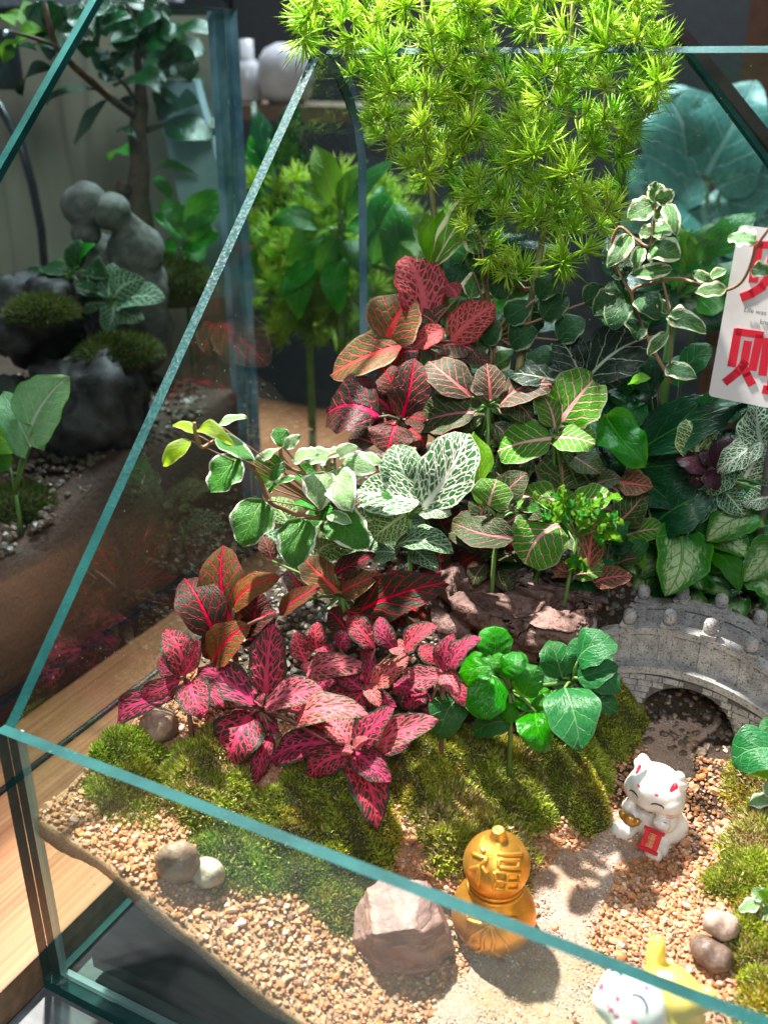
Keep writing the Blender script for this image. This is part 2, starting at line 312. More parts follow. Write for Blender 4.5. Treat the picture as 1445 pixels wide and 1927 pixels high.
def plant(name, label, cat, base, leaves, Y, sp, stem='g', fill=None, group=None, sr=.007, sway=.3, hub=None, hubY=None):
    """leaves: tuples (bx,by,tx,ty,w[,species[,dYoffset[,kw]]]) in photo pixels, unprojected at depth Y"""
    b = np.array(base, float); root = thing(name, label, cat, b, group); mb = MB(); r = np.random.default_rng(len(label)*7+int(abs(b[0]*1000)))
    bases = []
    for q in leaves:
        s = q[5] if len(q) > 5 and q[5] else sp; dy = q[6] if len(q) > 6 else 0; kw = q[7] if len(q) > 7 else {}
        yy = (Y(q[0]) if callable(Y) else Y)+dy
        bases.append(leaf(root, s, *q[:5], yy, **kw))
    if fill:
        cx, cy, R, n, size, fsp, dd = fill
        for i in range(n):
            a = r.uniform(0, 6.28); q = R*math.sqrt(r.random()); x0 = cx+q*math.cos(a)*1.2; y0 = cy+q*math.sin(a)*.8
            l = size*r.uniform(.7, 1.2); a2 = a+r.normal(0, .7)
            yy = (Y(x0) if callable(Y) else Y)+dd*r.uniform(.5, 1.2)
            bases.append(leaf(root, fsp if isinstance(fsp, str) else fsp[i % len(fsp)], x0, y0, x0+l*math.cos(a2), y0+l*.8*math.sin(a2), l*.55, yy))
    hubp = None if hub is None else ony(hub[0], hub[1], hubY if hubY is not None else (Y(hub[0]) if callable(Y) else Y)+.02)
    for B in bases:
        e = B-b
        if hubp is not None: h = hubp-b; pts = [h, h*.45+e*.55+np.array([0, 0, .008]), e]; rr = [sr*.7, sr*.55, sr*.45]
        else: pts = [np.zeros(3)+r.normal(0, .006, 3)*(1, 1, 0), e*np.array([sway, sway, .5]), e*np.array([.75, .75, .85]), e]; rr = [sr*1.1, sr*.8, sr*.6, sr*.4]
        mb.tube(pts, rr, 6)
    if hubp is not None: mb.tube([np.zeros(3), (hubp-b)*np.array([.3, .3, .5]), hubp-b], [sr*1.15, sr*.95, sr*.75], 7)
    mb.build('stem', STEMM[stem], root)
    return root
def smooth(P, k=5):
    out = []
    for i in range(len(P)-1):
        a, b, c, d = P[max(i-1, 0)], P[i], P[i+1], P[min(i+2, len(P)-1)]
        for s in np.arange(k)/k: out.append(.5*(2*b+(c-a)*s+(2*a-5*b+4*c-d)*s*s+(3*b-a-3*c+d)*s**3))
    return out+[P[-1]]
def gz(x, y): return np.array([x, y, float(G(x, y))-.01])
def under(px, py, Y, dx=0, dy=0):
    p = ony(px, py, Y); return gz(max(.02, p[0]+dx), min(1.7, p[1]+dy))
#==SETTING==
# ------------------------------------------------------------------ setting: shop, table, board
M_dark = plain('dark_wall', (.012,.013,.014), .8, bump=0)
M_board_t = NT('bamboo'); _o = M_board_t.obj()
_g = M_board_t.noise(M_board_t.scale(_o, (70, .9, 70)), 1., 4, .6); _s = M_board_t.noise(M_board_t.scale(_o, (11, .12, 3)), 1., 1)
M_board_t.P(col=M_board_t.mix(M_board_t.ss(_g, .3, .7), M_board_t.mix(M_board_t.ss(_s, .35, .65), (.22,.075,.029), (.27,.105,.045)), (.34,.155,.07)), rough=.4, spec=.3)
M_board_t.bump(_g, .15, .003); M_board = M_board_t.mat
M_boardend = plain('bamboo_edge', (.28,.16,.085), .6, scale=30)
M_table_t = NT('grey_tabletop'); _o = M_table_t.obj(); _g = M_table_t.noise(M_table_t.scale(_o, (3, 14, 3)), 1., 5, .65)
M_table_t.P(col=M_table_t.mix(M_table_t.ss(_g, .3, .7), (.06,.066,.072), (.15,.16,.165)), rough=.45); M_table = M_table_t.mat

tag(MB().box((-14, 9.0, -6), (14, 9.3, 14)).build('shop_wall', M_dark, smooth=False), kind='structure')
tag(MB().box((-14, -9, -6.3), (14, 9, -6)).build('shop_floor', M_dark, smooth=False), kind='structure')
tag(MB().box((-.037, -3, -.34), (6, 1.9, -.034)).build('tabletop', M_table, smooth=False), kind='structure')

wb = thing('wooden_board', 'pale bamboo board with a dark groove under and beside the left glass tank', 'shelf board', (-1.2, 1, -.034))
MB().box((-3.3, -3.2, 0), (.94, 3.2, .112)).build('board', [M_board], wb, False)
MB().box((1.158, -3.2, .0), (1.160, 3.2, .1115)).build('edge_strip', M_boardend, wb, False)
MB().box((.94, -3.2, .002), (1.158, 3.2, .113)).build('board', M_board, wb, False)
MB().tube([(.58, -2, .112), (.58, 3.2, .112)], .014, 6).build('groove_trim', plain('black_trim', (.015,.015,.02), .3, bump=0), wb)

# ------------------------------------------------------------------ glass materials
def glass(name, tint=(.93,.985,.96), dust=.05, haze=.02, frac=1.):
    t = NT(name); tr = t.n('ShaderNodeBsdfTransparent'); t.set(tr.inputs[0], tint)
    gl = t.n('ShaderNodeBsdfGlossy'); gl.inputs['Roughness'].default_value = .02
    fr = t.n('ShaderNodeFresnel'); t.set(fr.inputs[0], t.m('SUBTRACT', 1.5, t.m('MULTIPLY', t.n('ShaderNodeNewGeometry').outputs['Backfacing'], 1.5-1/1.5)))
    m1 = t.n('ShaderNodeMixShader'); t.set(m1.inputs[0], t.m('MULTIPLY', fr.outputs[0], frac)); t.set(m1.inputs[1], tr.outputs[0]); t.set(m1.inputs[2], gl.outputs[0])
    o = t.obj(); df = t.n('ShaderNodeBsdfDiffuse'); df.inputs[0].default_value = (.8, .85, .85, 1)
    vo = t.n('ShaderNodeTexVoronoi', feature='F1'); vo.inputs['Scale'].default_value = 30; t.set(vo.inputs['Vector'], o)
    sp = t.m('MULTIPLY', t.ss(vo.outputs['Distance'], .05, .11, 1., 0.), t.ss(t.noise(o, 4.), .45, .65))
    hz = t.m('ADD', t.m('MULTIPLY', sp, dust*8), t.m('MULTIPLY', t.ss(t.noise(o, 2.2, 5, .65), .35, .8), haze), clamp=True)
    m2 = t.n('ShaderNodeMixShader'); t.set(m2.inputs[0], hz); t.set(m2.inputs[1], m1.outputs[0]); t.set(m2.inputs[2], df.outputs[0])
    t.set(t.out.inputs[0], m2.outputs[0]); return t.mat
M_glass = glass('clear_glass', dust=.075, haze=.008); M_glassf = glass('front_glass', dust=.012, haze=.032); M_glassn = glass('neighbour_glass', dust=.0, haze=.003, frac=.6)
def edge(name, c1, c2, rough=.18, frost=0.):
    t = NT(name); o = t.obj(); nz = t.noise(t.scale(o, (1, 1, 1)), 5., 3); sp = t.noise(o, 130., 3, .7)
    c = t.mix(t.ss(nz, .3, .7), c1, c2)
    zz = t.n('ShaderNodeSeparateXYZ'); t.set(zz.inputs[0], o); fz = t.m('MULTIPLY', t.ss(zz.outputs[2], 1.1, 1.9), frost)
    c = t.mix(t.m('MULTIPLY', t.ss(sp, .44, .6), t.m('MULTIPLY', fz, .6)), c, (.22,.25,.27)); c = t.mix(t.m('MULTIPLY', t.ss(sp, .6, .72), t.m('MULTIPLY', t.ss(t.noise(o, 7., 3), .5, .62), t.m('ADD', .15, fz))), c, (.6,.75,.75)); t.P(col=c, rough=t.ss(sp, .3, .7, rough+.2, rough+.4), spec=.07)
    t.bump(sp, .35, .004); return t.mat
M_edge = edge('glass_edge', (.004,.035,.033), (.01,.07,.065)); M_edgef = edge('glass_edge_frosted', (.004,.033,.032), (.01,.065,.06), .25, .6)
M_edgeb = edge('glass_edge_blue', (.07,.16,.23), (.25,.40,.52), .2)
M_seam_t = NT('silicone_seam'); _tr = M_seam_t.n('ShaderNodeBsdfTransparent'); _tr.inputs[0].default_value = (.75, .9, .9, 1)
M_seam_t.P(col=(.35,.5,.5), rough=.25); _mx = M_seam_t.n('ShaderNodeMixShader'); _mx.inputs[0].default_value = .45
M_seam_t.set(_mx.inputs[1], M_seam_t.p.outputs[0]); M_seam_t.set(_mx.inputs[2], _tr.outputs[0]); M_seam_t.set(M_seam_t.out.inputs[0], _mx.outputs[0]); M_seam = M_seam_t.mat

def panel(poly, axis, a, b, mats, parent, name, bare=False, alt=()):
    """extrude a polygon (in the two other axes) from a to b along an axis; faces 0 = clear, edges 1"""
    n = len(poly); mb = MB()
    def P(q, c): return (c, q[0], q[1]) if axis == 0 else ((q[0], c, q[1]) if axis == 1 else (q[0], q[1], c))
    v = [P(q, a) for q in poly]+[P(q, b) for q in poly]
    mb.add(v, [tuple(range(n))[::-1], tuple(range(n, 2*n))], 0)
    mb.v = []; mb.n = 0; f0 = mb.f; mb.f = []; mb.m = []
    mb.v = [tuple(map(float, q)) for q in v]; mb.f = f0+[(i, (i+1) % n, n+(i+1) % n, n+i) for i in range(n)]; mb.m = [0, 0]+[1]*n; mb.n = 2*n
    mb.m = [2 if (i-2) in alt else m_ for i, m_ in enumerate(mb.m)]
    if bare: mb.f = mb.f[:2]; mb.m = mb.m[:2]
    return mb.build(name, mats, parent, False)
tank = thing('glass_tank', 'open house-shaped glass terrarium tank holding the planted landscape', 'terrarium', (0, 0, 0))
XR = 3.0
panel([(0,0),(1.74,0),(1.74,1.93),(1.715,2.02),(1.66,2.11),(1.59,2.18),(1.52,2.225),(1.46,2.232),(.021,.818),(0,.80)], 0, -.03, 0, [M_glass, M_edgef, M_edgeb], tank, 'side_pane', False, {1, 2, 3, 4, 5, 6})
panel([(0,0),(1.74,0),(1.74,1.93),(1.66,2.11),(1.52,2.225),(1.46,2.232),(.021,.818),(0,.80)], 0, XR, XR+.03, [M_glass, M_edge], tank, 'side_pane')
panel([(-.031,.0),(XR+.031,.0),(XR+.031,.80),(-.031,.80)], 1, -.031, -.001, [M_glassf, M_edge], tank, 'front_pane')
panel([(-.03,0),(XR+.03,0),(XR+.03,1.93),(-.03,1.93)], 1, 1.741, 1.771, [M_glass], tank, 'back_pane', True)
rp = MB(); a_, b_ = np.array((1.772, 1.95)), np.array((1.545, 2.235)); nn = np.array((b_[1]-a_[1], a_[0]-b_[0])); nn = nn/np.linalg.norm(nn)*.025
q = [a_, b_, b_+nn, a_+nn]; n4 = [(x, p[0], p[1]) for x in (-.03, XR+.03) for p in q]
rp.add(n4, [(0,1,5,4)], 0); rp.f += [(3,7,6,2)]; rp.m += [0]; rp.f += [(1,2,6,5),(0,3,2,1),(4,5,6,7)]; rp.m += [1, 1, 1]
rp.build('roof_pane', [M_glass, M_edge], tank, False)
panel([(-.032,-.032),(XR+.03,-.032),(XR+.03,1.77),(-.032,1.77)], 2, -.031, -.001, [M_glass, M_edge], tank, 'base_pane')
MB().box((.001, .0, .001), (.016, .012, .79)).build('corner_seam', M_seam, tank, False)
MB().box((.017, .0, .001), (XR, .016, .015)).build('bottom_seam', M_seam, tank, False)
tag(MB().box((.06, .06, .002), (2.9, 1.70, .055)).build('drainage_tray', plain('black_plastic', (.006,.0065,.008), .35, bump=.05)), 'black tray lying on the tank floor under the sand', 'tray')

# ------------------------------------------------------------------ landscape ground
SAND_PX = [(1240,1345),(1345,1345),(1325,1400),(1275,1450),(1240,1560),(1195,1620),(1160,1650),(1125,1715),(1118,1790),(1150,1850),(1190,1927),(1230,2010),(790,2010),(800,1927),(815,1860),(850,1800),(960,1750),(1010,1690),(1035,1630),(1085,1600),(1125,1560),(1200,1480)]
SANDW = np.array([gpt(*p)[:2] for p in SAND_PX])
def inpoly(x, y, poly):
    x = np.asarray(x, float); y = np.asarray(y, float); c = np.zeros(x.shape, bool); n = len(poly)
    for i in range(n):
        x0, y0 = poly[i]; x1, y1 = poly[i-1]
        k = ((y0 > y) != (y1 > y)) & (x < (x1-x0)*(y-y0)/(y1-y0+1e-12)+x0); c ^= k
    return c
def wob(x, y): return .022*np.sin(x*31+2*np.sin(y*17))+.018*np.sin(y*43+1.3*np.sin(x*23))
nx, ny = 300, 200
xs = np.linspace(.002, 2.98, nx); ys = np.linspace(.002, 1.735, ny); X, Y_ = np.meshgrid(xs, ys, indexing='ij')
Z = G(X, Y_) + .004*np.sin(X*40+3*np.sin(Y_*21))*np.sin(Y_*37) + rng.normal(0, .0012, X.shape)
sandm = inpoly(X+wob(X, Y_), Y_+wob(Y_, X), SANDW); Z = Z-.006*~sandm
top = np.stack([X, Y_, Z], -1).reshape(-1, 3); idx = np.arange(nx*ny).reshape(nx, ny)
F = np.stack([idx[:-1, :-1], idx[1:, :-1], idx[1:, 1:], idx[:-1, 1:]], -1).reshape(-1, 4)
fr = top[idx[:, 0]].copy(); fr[:, 2] = np.maximum(fr[:, 2]-.05-.012*np.sin(fr[:, 0]*23), .03); bk = fr.copy(); bk[:, 1] = .07
n0 = len(top); V = np.r_[top, fr, bk]; i = np.arange(nx-1)
F = np.r_[F, np.stack([n0+i, n0+i+1, idx[i+1, 0], idx[i, 0]], -1), np.stack([n0+nx+i, n0+nx+i+1, n0+i+1, n0+i], -1)]
sandf = np.r_[sandm.reshape(-1).astype(float), np.full(2*nx, .6)]
# soil darkens towards the planted back
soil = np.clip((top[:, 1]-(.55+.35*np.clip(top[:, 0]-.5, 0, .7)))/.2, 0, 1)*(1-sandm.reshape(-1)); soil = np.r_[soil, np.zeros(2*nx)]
t = NT('sandy_ground'); at = t.n('ShaderNodeAttribute', attribute_name='tint'); sp_ = t.n('ShaderNodeSeparateColor'); t.set(sp_.inputs[0], at.outputs['Color'])
o_ = t.obj(); g1 = t.noise(o_, 190., 3, .7); g2 = t.noise(o_, 9., 3)
sand_c = t.mix(t.ss(g1, .32, .68), (.27,.18,.135), (.50,.37,.30)); sand_c = t.mix(t.ss(g2, .35, .7), sand_c, t.mix(t.ss(g1, .3, .65), (.30,.18,.105), (.48,.30,.19)))
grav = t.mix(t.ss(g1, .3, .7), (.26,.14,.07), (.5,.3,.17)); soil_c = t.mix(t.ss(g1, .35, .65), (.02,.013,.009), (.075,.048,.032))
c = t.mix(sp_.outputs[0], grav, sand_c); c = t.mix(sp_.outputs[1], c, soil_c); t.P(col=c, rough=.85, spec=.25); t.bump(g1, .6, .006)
tag(obj('sand_bed', numpy_mesh('sand_bed', V, F, t.mat, True, np.c_[sandf, soil, np.zeros(len(V))])), kind='structure')

# gravel grains
import bmesh
def ico(sub):
    bm = bmesh.new(); bmesh.ops.create_icosphere(bm, subdivisions=sub, radius=1); bm.verts.ensure_lookup_table()
    v = np.array([q.co[:] for q in bm.verts]); f = np.array([[w.index for w in q.verts] for q in bm.faces]); bm.free(); return v, f
def grains(name, P, R, cols, mat, sub=2, jit=.2, flat=.75):
    v, f = ico(sub); n = len(P)
    k = 24; prot = []
    for _ in range(k):
        q = v.copy()
        for _p in range(7):
            d = rng.normal(size=3); d /= np.linalg.norm(d); h = rng.uniform(.42, .78); s = q@d; q = q-np.clip(s-h, 0, None)[:, None]*d
        prot.append(q*rng.uniform(.8, 1.15, 3))
    prot = np.array(prot); sel = rng.integers(0, k, n)
    qn = rng.normal(size=(n, 4)); qn /= np.linalg.norm(qn, axis=1)[:, None]; w, x, y, z = qn.T
    Rm = np.stack([1-2*(y*y+z*z), 2*(x*y-z*w), 2*(x*z+y*w), 2*(x*y+z*w), 1-2*(x*x+z*z), 2*(y*z-x*w), 2*(x*z-y*w), 2*(y*z+x*w), 1-2*(x*x+y*y)], -1).reshape(n, 3, 3)
    VV = np.einsum('nij,nkj->nki', Rm, prot[sel])*R[:, None, None]; VV[..., 2] *= flat; VV += P[:, None, :]
    FF = f[None]+(np.arange(n)*len(v))[:, None, None]
    return obj(name, numpy_mesh(name, VV.reshape(-1, 3), FF.reshape(-1, 3), mat, False, np.repeat(cols, len(v), 0)))
t = NT('gravel_grain'); at = t.n('ShaderNodeAttribute', attribute_name='tint'); nz = t.noise(t.obj(), 120., 3)
t.P(col=t.mix(t.ss(nz, .3, .75, 0., .22), at.outputs['Color'], (.7,.55,.42)), rough=.42, spec=.45); t.bump(nz, .25, .002)
M_grain = t.mat
PAL = np.array([(.42,.19,.075),(.48,.26,.115),(.50,.31,.18),(.55,.40,.28),(.33,.14,.055),(.47,.22,.05),(.32,.16,.10),(.20,.11,.08),(.66,.57,.47),(.52,.20,.055),(.38,.22,.145)])
PALW = np.array([.16,.17,.16,.08,.08,.08,.08,.04,.03,.06,.06]); PALW = PALW/PALW.sum()
def scatter(x0, x1, y0, y1, sp):
    gx, gy = np.meshgrid(np.arange(x0, x1, sp), np.arange(y0, y1, sp), indexing='ij'); x = gx.ravel()+rng.uniform(-.6, .6, gx.size)*sp; y = gy.ravel()+rng.uniform(-.6, .6, gx.size)*sp
    k = (x > .008) & (y > .008) & (x < 2.97) & (y < 1.72); return x[k], y[k]
x, y = scatter(.0, 1.95, 0., 1.5, .0098)
ins = inpoly(x+wob(x, y), y+wob(y, x), SANDW)
fore = y < .62+.55*np.clip((x-.55)/.5, 0, 1)
keep = fore & ((~ins) | (rng.random(len(x)) < .03))
x, y = x[keep], y[keep]; n = len(x); R = np.clip(rng.lognormal(math.log(.0056), .42, n), .0026, .0155)
P = np.c_[x, y, G(x, y)-.004+rng.uniform(0, .007, n)]
cols = PAL[rng.choice(len(PAL), n, p=PALW)]*np.array([1.0, .83, .74])*rng.uniform(.8, 1.15, (n, 1))
tag(grains('gravel', P, R, cols, M_grain), kind='stuff')
x, y = scatter(.0, 1.9, .5, 1.7, .021); k = ~(y < .62+.55*np.clip((x-.55)/.5, 0, 1)) | (rng.random(len(x)) < .02); x, y = x[k], y[k]; n = len(x)
PAL2 = np.array([(.07,.05,.035),(.12,.085,.06),(.3,.2,.13),(.62,.55,.47),(.04,.04,.05),(.45,.28,.15)])
cols = PAL2[rng.choice(6, n, p=[.38,.30,.12,.02,.15,.03])]*rng.uniform(.8, 1.15, (n, 1)); R = np.clip(rng.lognormal(math.log(.011), .35, n), .006, .024)
tag(grains('soil_gravel', np.c_[x, y, G(x, y)-.004], R, cols, M_grain), kind='stuff')
# fine sand grains on the path
x, y = scatter(.55, 1.6, 0., 1.5, .0085); k = inpoly(x+wob(x, y), y+wob(y, x), SANDW); x, y = x[k], y[k]; n = len(x)
PAL3 = np.array([(.43,.31,.25),(.52,.41,.35),(.34,.23,.18),(.22,.15,.12),(.68,.60,.55)])
tag(grains('path_sand', np.c_[x, y, G(x, y)+.0005], np.clip(rng.lognormal(math.log(.0026), .3, n), .0015, .006), PAL3[rng.choice(5, n, p=[.3,.3,.2,.1,.1])], M_grain, sub=1), kind='stuff')

# ------------------------------------------------------------------ moss cushions
t = NT('moss_blade'); at = t.n('ShaderNodeAttribute', attribute_name='tint'); t.P(col=at.outputs['Color'], rough=.5, spec=.3)
tr = t.n('ShaderNodeBsdfTranslucent'); t.set(tr.inputs[0], at.outputs['Color']); mx = t.n('ShaderNodeMixShader'); mx.inputs[0].default_value = .3
t.set(mx.inputs[1], t.p.outputs[0]); t.set(mx.inputs[2], tr.outputs[0]); t.set(t.out.inputs[0], mx.outputs[0]); M_mossb = t.mat
M_mosscore = plain('moss_core', (.035,.04,.012), .9, scale=40)
def moss(px, py, rx, ry, h0, label, hue=0, ln=.022, dens=1., dry=.12, group='moss cushions'):
    """px,py: pixel of the cushion's centre on the ground, rx: half width in px; h: height"""
    h = h0*1.0; rx *= 1.16; ry *= 1.1; c = gpt(px, py); dep = (c-CAM)@FW; r = rx/FPX*dep; r2 = max(r*.7, ry/FPX*dep*1.35); ph = rng.uniform(0, 6.28, 4)
    root = thing('moss_cushion', label, 'moss', c, group)
    def surf(a, q):  # polar
        rr = 1+.12*np.sin(2*a+ph[0])+.09*np.sin(3*a+ph[1])+.07*np.sin(5*a+ph[2])+.05*np.sin(9*a+ph[3])
        x = r*rr*q*np.cos(a); y = r2*rr*q*np.sin(a)
        bump = 1+.2*np.sin(x*24+ph[3])*np.sin(y*27+ph[0])+.14*np.sin(x*61+ph[1]+2*np.sin(y*40))*np.sin(y*57+ph[2])
        x_ = np.clip(x+c[0], .012, 2.9); y_ = np.clip(y+c[1], .012, 1.7)
        z = G(x_, y_)-.015+h*(1-np.abs(q)**2.6)*bump
        return np.stack([x_, y_, z], -1)
    A, Q = np.meshgrid(np.linspace(0, 2*np.pi, 41)[:-1], np.linspace(0, 1, 14), indexing='ij')
    V = surf(A, Q).reshape(-1, 3)-c; idx = np.arange(40*14).reshape(40, 14); nx_ = np.roll(idx, -1, 0)
    F = np.stack([idx[:, :-1], idx[:, 1:], nx_[:, 1:], nx_[:, :-1]], -1).reshape(-1, 4)
    obj('core', numpy_mesh('core', V, F, M_mosscore, True), root)
    ln *= .8; n = int(dens*min(15000, max(1200, 6.4e5*r*r2*1.25))); a = rng.uniform(0, 2*np.pi, n); q = np.sqrt(rng.random(n))*1.02
    Pp = surf(a, q); e = 1e-3; Na = np.cross(surf(a, q+.02)-Pp, surf(a+.03, q)-Pp); Na /= np.linalg.norm(Na, axis=1)[:, None]+1e-9
    d = Na*.75+np.array([0, 0, .35])+rng.normal(0, .38, (n, 3)); d /= np.linalg.norm(d, axis=1)[:, None]
    clump = .5+.5*np.sin(Pp[:, 0]*37+ph[1]+2*np.sin(Pp[:, 1]*29))*np.sin(Pp[:, 1]*41+ph[2])
    L = ln*rng.uniform(.6, 1.25, n)*(.8+.4*clump); s = np.cross(d, rng.normal(size=(n, 3))); s /= np.linalg.norm(s, axis=1)[:, None]; wd = L*rng.uniform(.07, .12, n)
    dr = d+np.cross(s, d)*.35; b0 = Pp-d*.006
    mid = b0+d*(L*.55)[:, None]; tip = mid+dr*(L*.5)[:, None]
    VV = np.stack([b0-s*(wd*.6)[:, None], b0+s*(wd*.6)[:, None], mid+s*wd[:, None], mid-s*wd[:, None], tip], 1)
    i5 = (np.arange(n)*5)[:, None]; F3 = np.concatenate([i5+np.array([[0, 1, 2]]), i5+np.array([[0, 2, 3]]), i5+np.array([[3, 2, 4]])], 1).reshape(-1, 3)
    g = np.array([(.16,.24,.02),(.24,.32,.03),(.33,.38,.05),(.11,.17,.02)])+np.array([hue*.09, hue*.03, 0])
    cl = g[rng.integers(0, 4, n)]*(.6+.75*clump[:, None]); bw = (np.sin(Pp[:, 0]*19+ph[2])*np.sin(Pp[:, 1]*23+ph[3]) > .45) & (rng.random(n) < .55); cl[bw] = cl[bw]*np.array([1.25, .8, .8]); dm = rng.random(n) < dry*(.4+1.4*(1-clump)); cl[dm] = np.array([(.46,.36,.18),(.58,.5,.28),(.30,.17,.06)])[rng.integers(0, 3, dm.sum())]
    cl = cl*rng.uniform(.9, 1.5, (n, 1)); cc = np.repeat(cl[:, None], 5, 1)
    VV = VV-c
    tag(obj('fronds', numpy_mesh('fronds', VV.reshape(-1, 3), F3, M_mossb, False, cc.reshape(-1, 3)), root), kind='stuff')
MOSS = [(238,1440,78,48,.07,'bright green moss cushion in the left corner behind the front glass',0,.024,1.2,.05),
 (390,1480,92,60,.07,'green moss cushion with tan dry tips right of the round brown pebble',.2,.03,1,.3),
 (225,1500,70,38,.03,'low sparse moss strip behind glass at the left gravel edge',0,.024,.6,.25),
 (470,1600,95,62,.03,'dark thin moss patch behind the front glass right of the two pebbles',-.3,.03,.8,.15),
 (620,1560,128,88,.10,'large domed olive moss cushion under the drooping red leaf',.4,.02,1.2,.08),
 (610,1660,100,58,.05,'green moss slope seen through the front glass left of the pink rock',0,.022,1,.12),
 (800,1455,72,66,.09,'rounded brown-green moss cushion just below the pink leaf tips',.7,.018,1.2,.1),
 (940,1440,90,44,.045,'low dark green moss below the glossy green plant',.1,.026,1,.2),
 (880,1560,100,66,.055,'fluffy loose moss with pale tips behind the gold gourd',.5,.034,.8,.35),
 (985,1520,50,42,.05,'small bright moss tuft beside the gravel at the path',.2,.026,1,.1),
 (1085,1460,72,62,.09,'rounded dense moss cushion between dark leaves and gravel',.3,.018,1.2,.06),
 (1168,1360,44,58,.06,'mossy bump at the left foot of the stone bridge',.4,.018,1.1,.06),
 (1425,1475,48,52,.05,'dry brownish moss beneath the broad leaf at the right edge',.6,.03,.9,.5),
 (1432,1570,58,66,.05,'straw-mixed moss at the right edge beside the white cat',.4,.034,.9,.45),
 (1425,1665,78,62,.06,'vivid green moss cushion at the right edge above the pebble pair',.4,.024,1.1,.08),
 (1440,1775,66,70,.06,'moss cushion touching the stacked pebble pair on the right',.5,.03,1,.3),
 (1452,1890,60,60,.05,'moss cushion in the lower right corner by the front rim',.5,.03,1,.2)]
for q in MOSS: moss(*q)

# ------------------------------------------------------------------ rocks and pebbles
def rockmat(name, c1, c2, c3, rough=.6, sc=14):
    t = NT(name); o = t.obj(); a = t.noise(o, sc, 5, .6, dist=.6); b = t.noise(o, sc*9, 4, .7)
    c = t.mix(t.ss(a, .35, .62), c1, c2); c = t.mix(t.ss(b, .5, .75, 0., .6), c, c3); t.P(col=c, rough=rough, spec=.4); t.bump(b, .5, .004); return t.mat
def pebble(px, py, w, h, d, label, mat, group=None, rot=0, tilt=0, lift=.0, seed=0, pts=None, name='pebble'):
    c = gpt(px, py); dep = (c-CAM)@FW; k = dep/FPX; r = np.random.default_rng(seed)
    R = Matrix.Rotation(rot, 3, 'Z') @ Matrix.Rotation(tilt, 3, 'Y')
    a, b_, e = w*k/2, d*k/2, h*k/2
    parts = [((0, 0, 0), (a, b_, e), R), (R@Vector((a*.3, b_*.2*r.uniform(-1, 1), e*.15)), (a*.66, b_*.75, e*.85), R), (R@Vector((-a*.3, 0, -e*.15)), (a*.68, b_*.8, e*.75), R)]
    me = blob(parts, max(.006, a*.09), 4, [(a*.12, 1.3/a), (a*.03, 5/a)])
    me.materials.append(mat); o = obj(name, me); o.location = (c[0], c[1], c[2]+e*.75+lift); return tag(o, label, 'stone', group)
RM_brown = rockmat('pebble_brown', (.18,.11,.07), (.34,.22,.15), (.5,.38,.28), .45); RM_tan = rockmat('pebble_tan', (.34,.26,.18), (.5,.41,.31), (.62,.55,.45), .45)
RM_pinkish = rockmat('pebble_mauve', (.30,.2,.16), (.46,.34,.28), (.6,.5,.43), .5); RM_dark = rockmat('pebble_dark', (.10,.065,.05), (.18,.12,.09), (.3,.22,.18), .3)
pebble(338,1650,88,92,58,'brown triangular pebble behind the front glass, the taller of two', RM_brown, None, .5, -.2, seed=1)
pebble(392,1658,74,56,56,'small smooth tan pebble leaning on a brown triangular one behind the glass', RM_tan, None, .2, .1, seed=2)
pebble(302,1385,78,66,70,'round brown pebble under red leaves by the left glass', RM_brown, None, .3, 0, seed=3)
pebble(1335,1810,90,54,62,'dark brown lower pebble of the pair on the right gravel', RM_dark, None, -.2, .1, seed=4)
pebble(1350,1772,78,50,56,'mauve pebble resting on the dark brown one at right', RM_pinkish, None, .3, .25, lift=.03, seed=5)
# pink angular rock
def facet_rock(px, py, w, h, label, mat, seed):
    c = gpt(px, py); k = ((c-CAM)@FW)/FPX; r = np.random.default_rng(seed); bm = bmesh.new()
    bmesh.ops.create_icosphere(bm, subdivisions=5, radius=1)
    planes = [((-.1,-.25,1), .52), ((-.85,-.35,.35), .58), ((.25,-.95,.05), .50), ((.8,-.5,.05), .60), ((.9,.35,.3), .64), ((-.1,.9,.4), .6), ((.55,-.2,.8), .62), ((-.6,-.85,0), .62), ((-.75,.5,.3), .66)]
    for v in bm.verts:
        p = v.co.copy()
        for d, hh in planes:
            d = Vector(d).normalized(); s = p.dot(d)-hh-.025*mnoise.noise(v.co*2.2+Vector(d)*3)
            if s > 0: p -= d*s
        p += p.normalized()*(.02*mnoise.noise(p*5)+.01*mnoise.noise(p*14)+.02*abs(mnoise.noise(Vector((p.x*2, p.y*2, p.z*11)))))
        v.co = Vector((p.x*w*k/1.22, p.y*w*k/1.3, p.z*h*k/1.02))
    me = bpy.data.meshes.new('rock'); bm.to_mesh(me); bm.free(); me.materials.append(mat)
    me.polygons.foreach_set('use_smooth', [False]*len(me.polygons))
    o = obj('rock', me); o.location = (c[0], c[1], c[2]+h*k*.33); o.rotation_euler = (0, 0, .25); return tag(o, label, 'rock')
t = NT('pink_rock'); o_ = t.obj(); a = t.noise(o_, 7, 4, .55, dist=1.2); b = t.noise(t.scale(o_, (1, 1, 5)), 13, 5, .7, dist=.5)
c = t.mix(t.ss(a, .35, .65), (.20,.105,.095), (.36,.21,.18)); c = t.mix(t.ss(b, .5, .62, 0., .55), c, (.55,.27,.14)); c = t.mix(t.ss(t.noise(o_, 60, 3), .6, .7, 0., .5), c, (.16,.1,.09)); t.P(col=c, rough=.55, spec=.4); t.bump(b, .5, .012)
facet_rock(752,1768,152,112,'large angular pinkish rock beside the gold gourd, half behind the front rim', t.mat, 3)
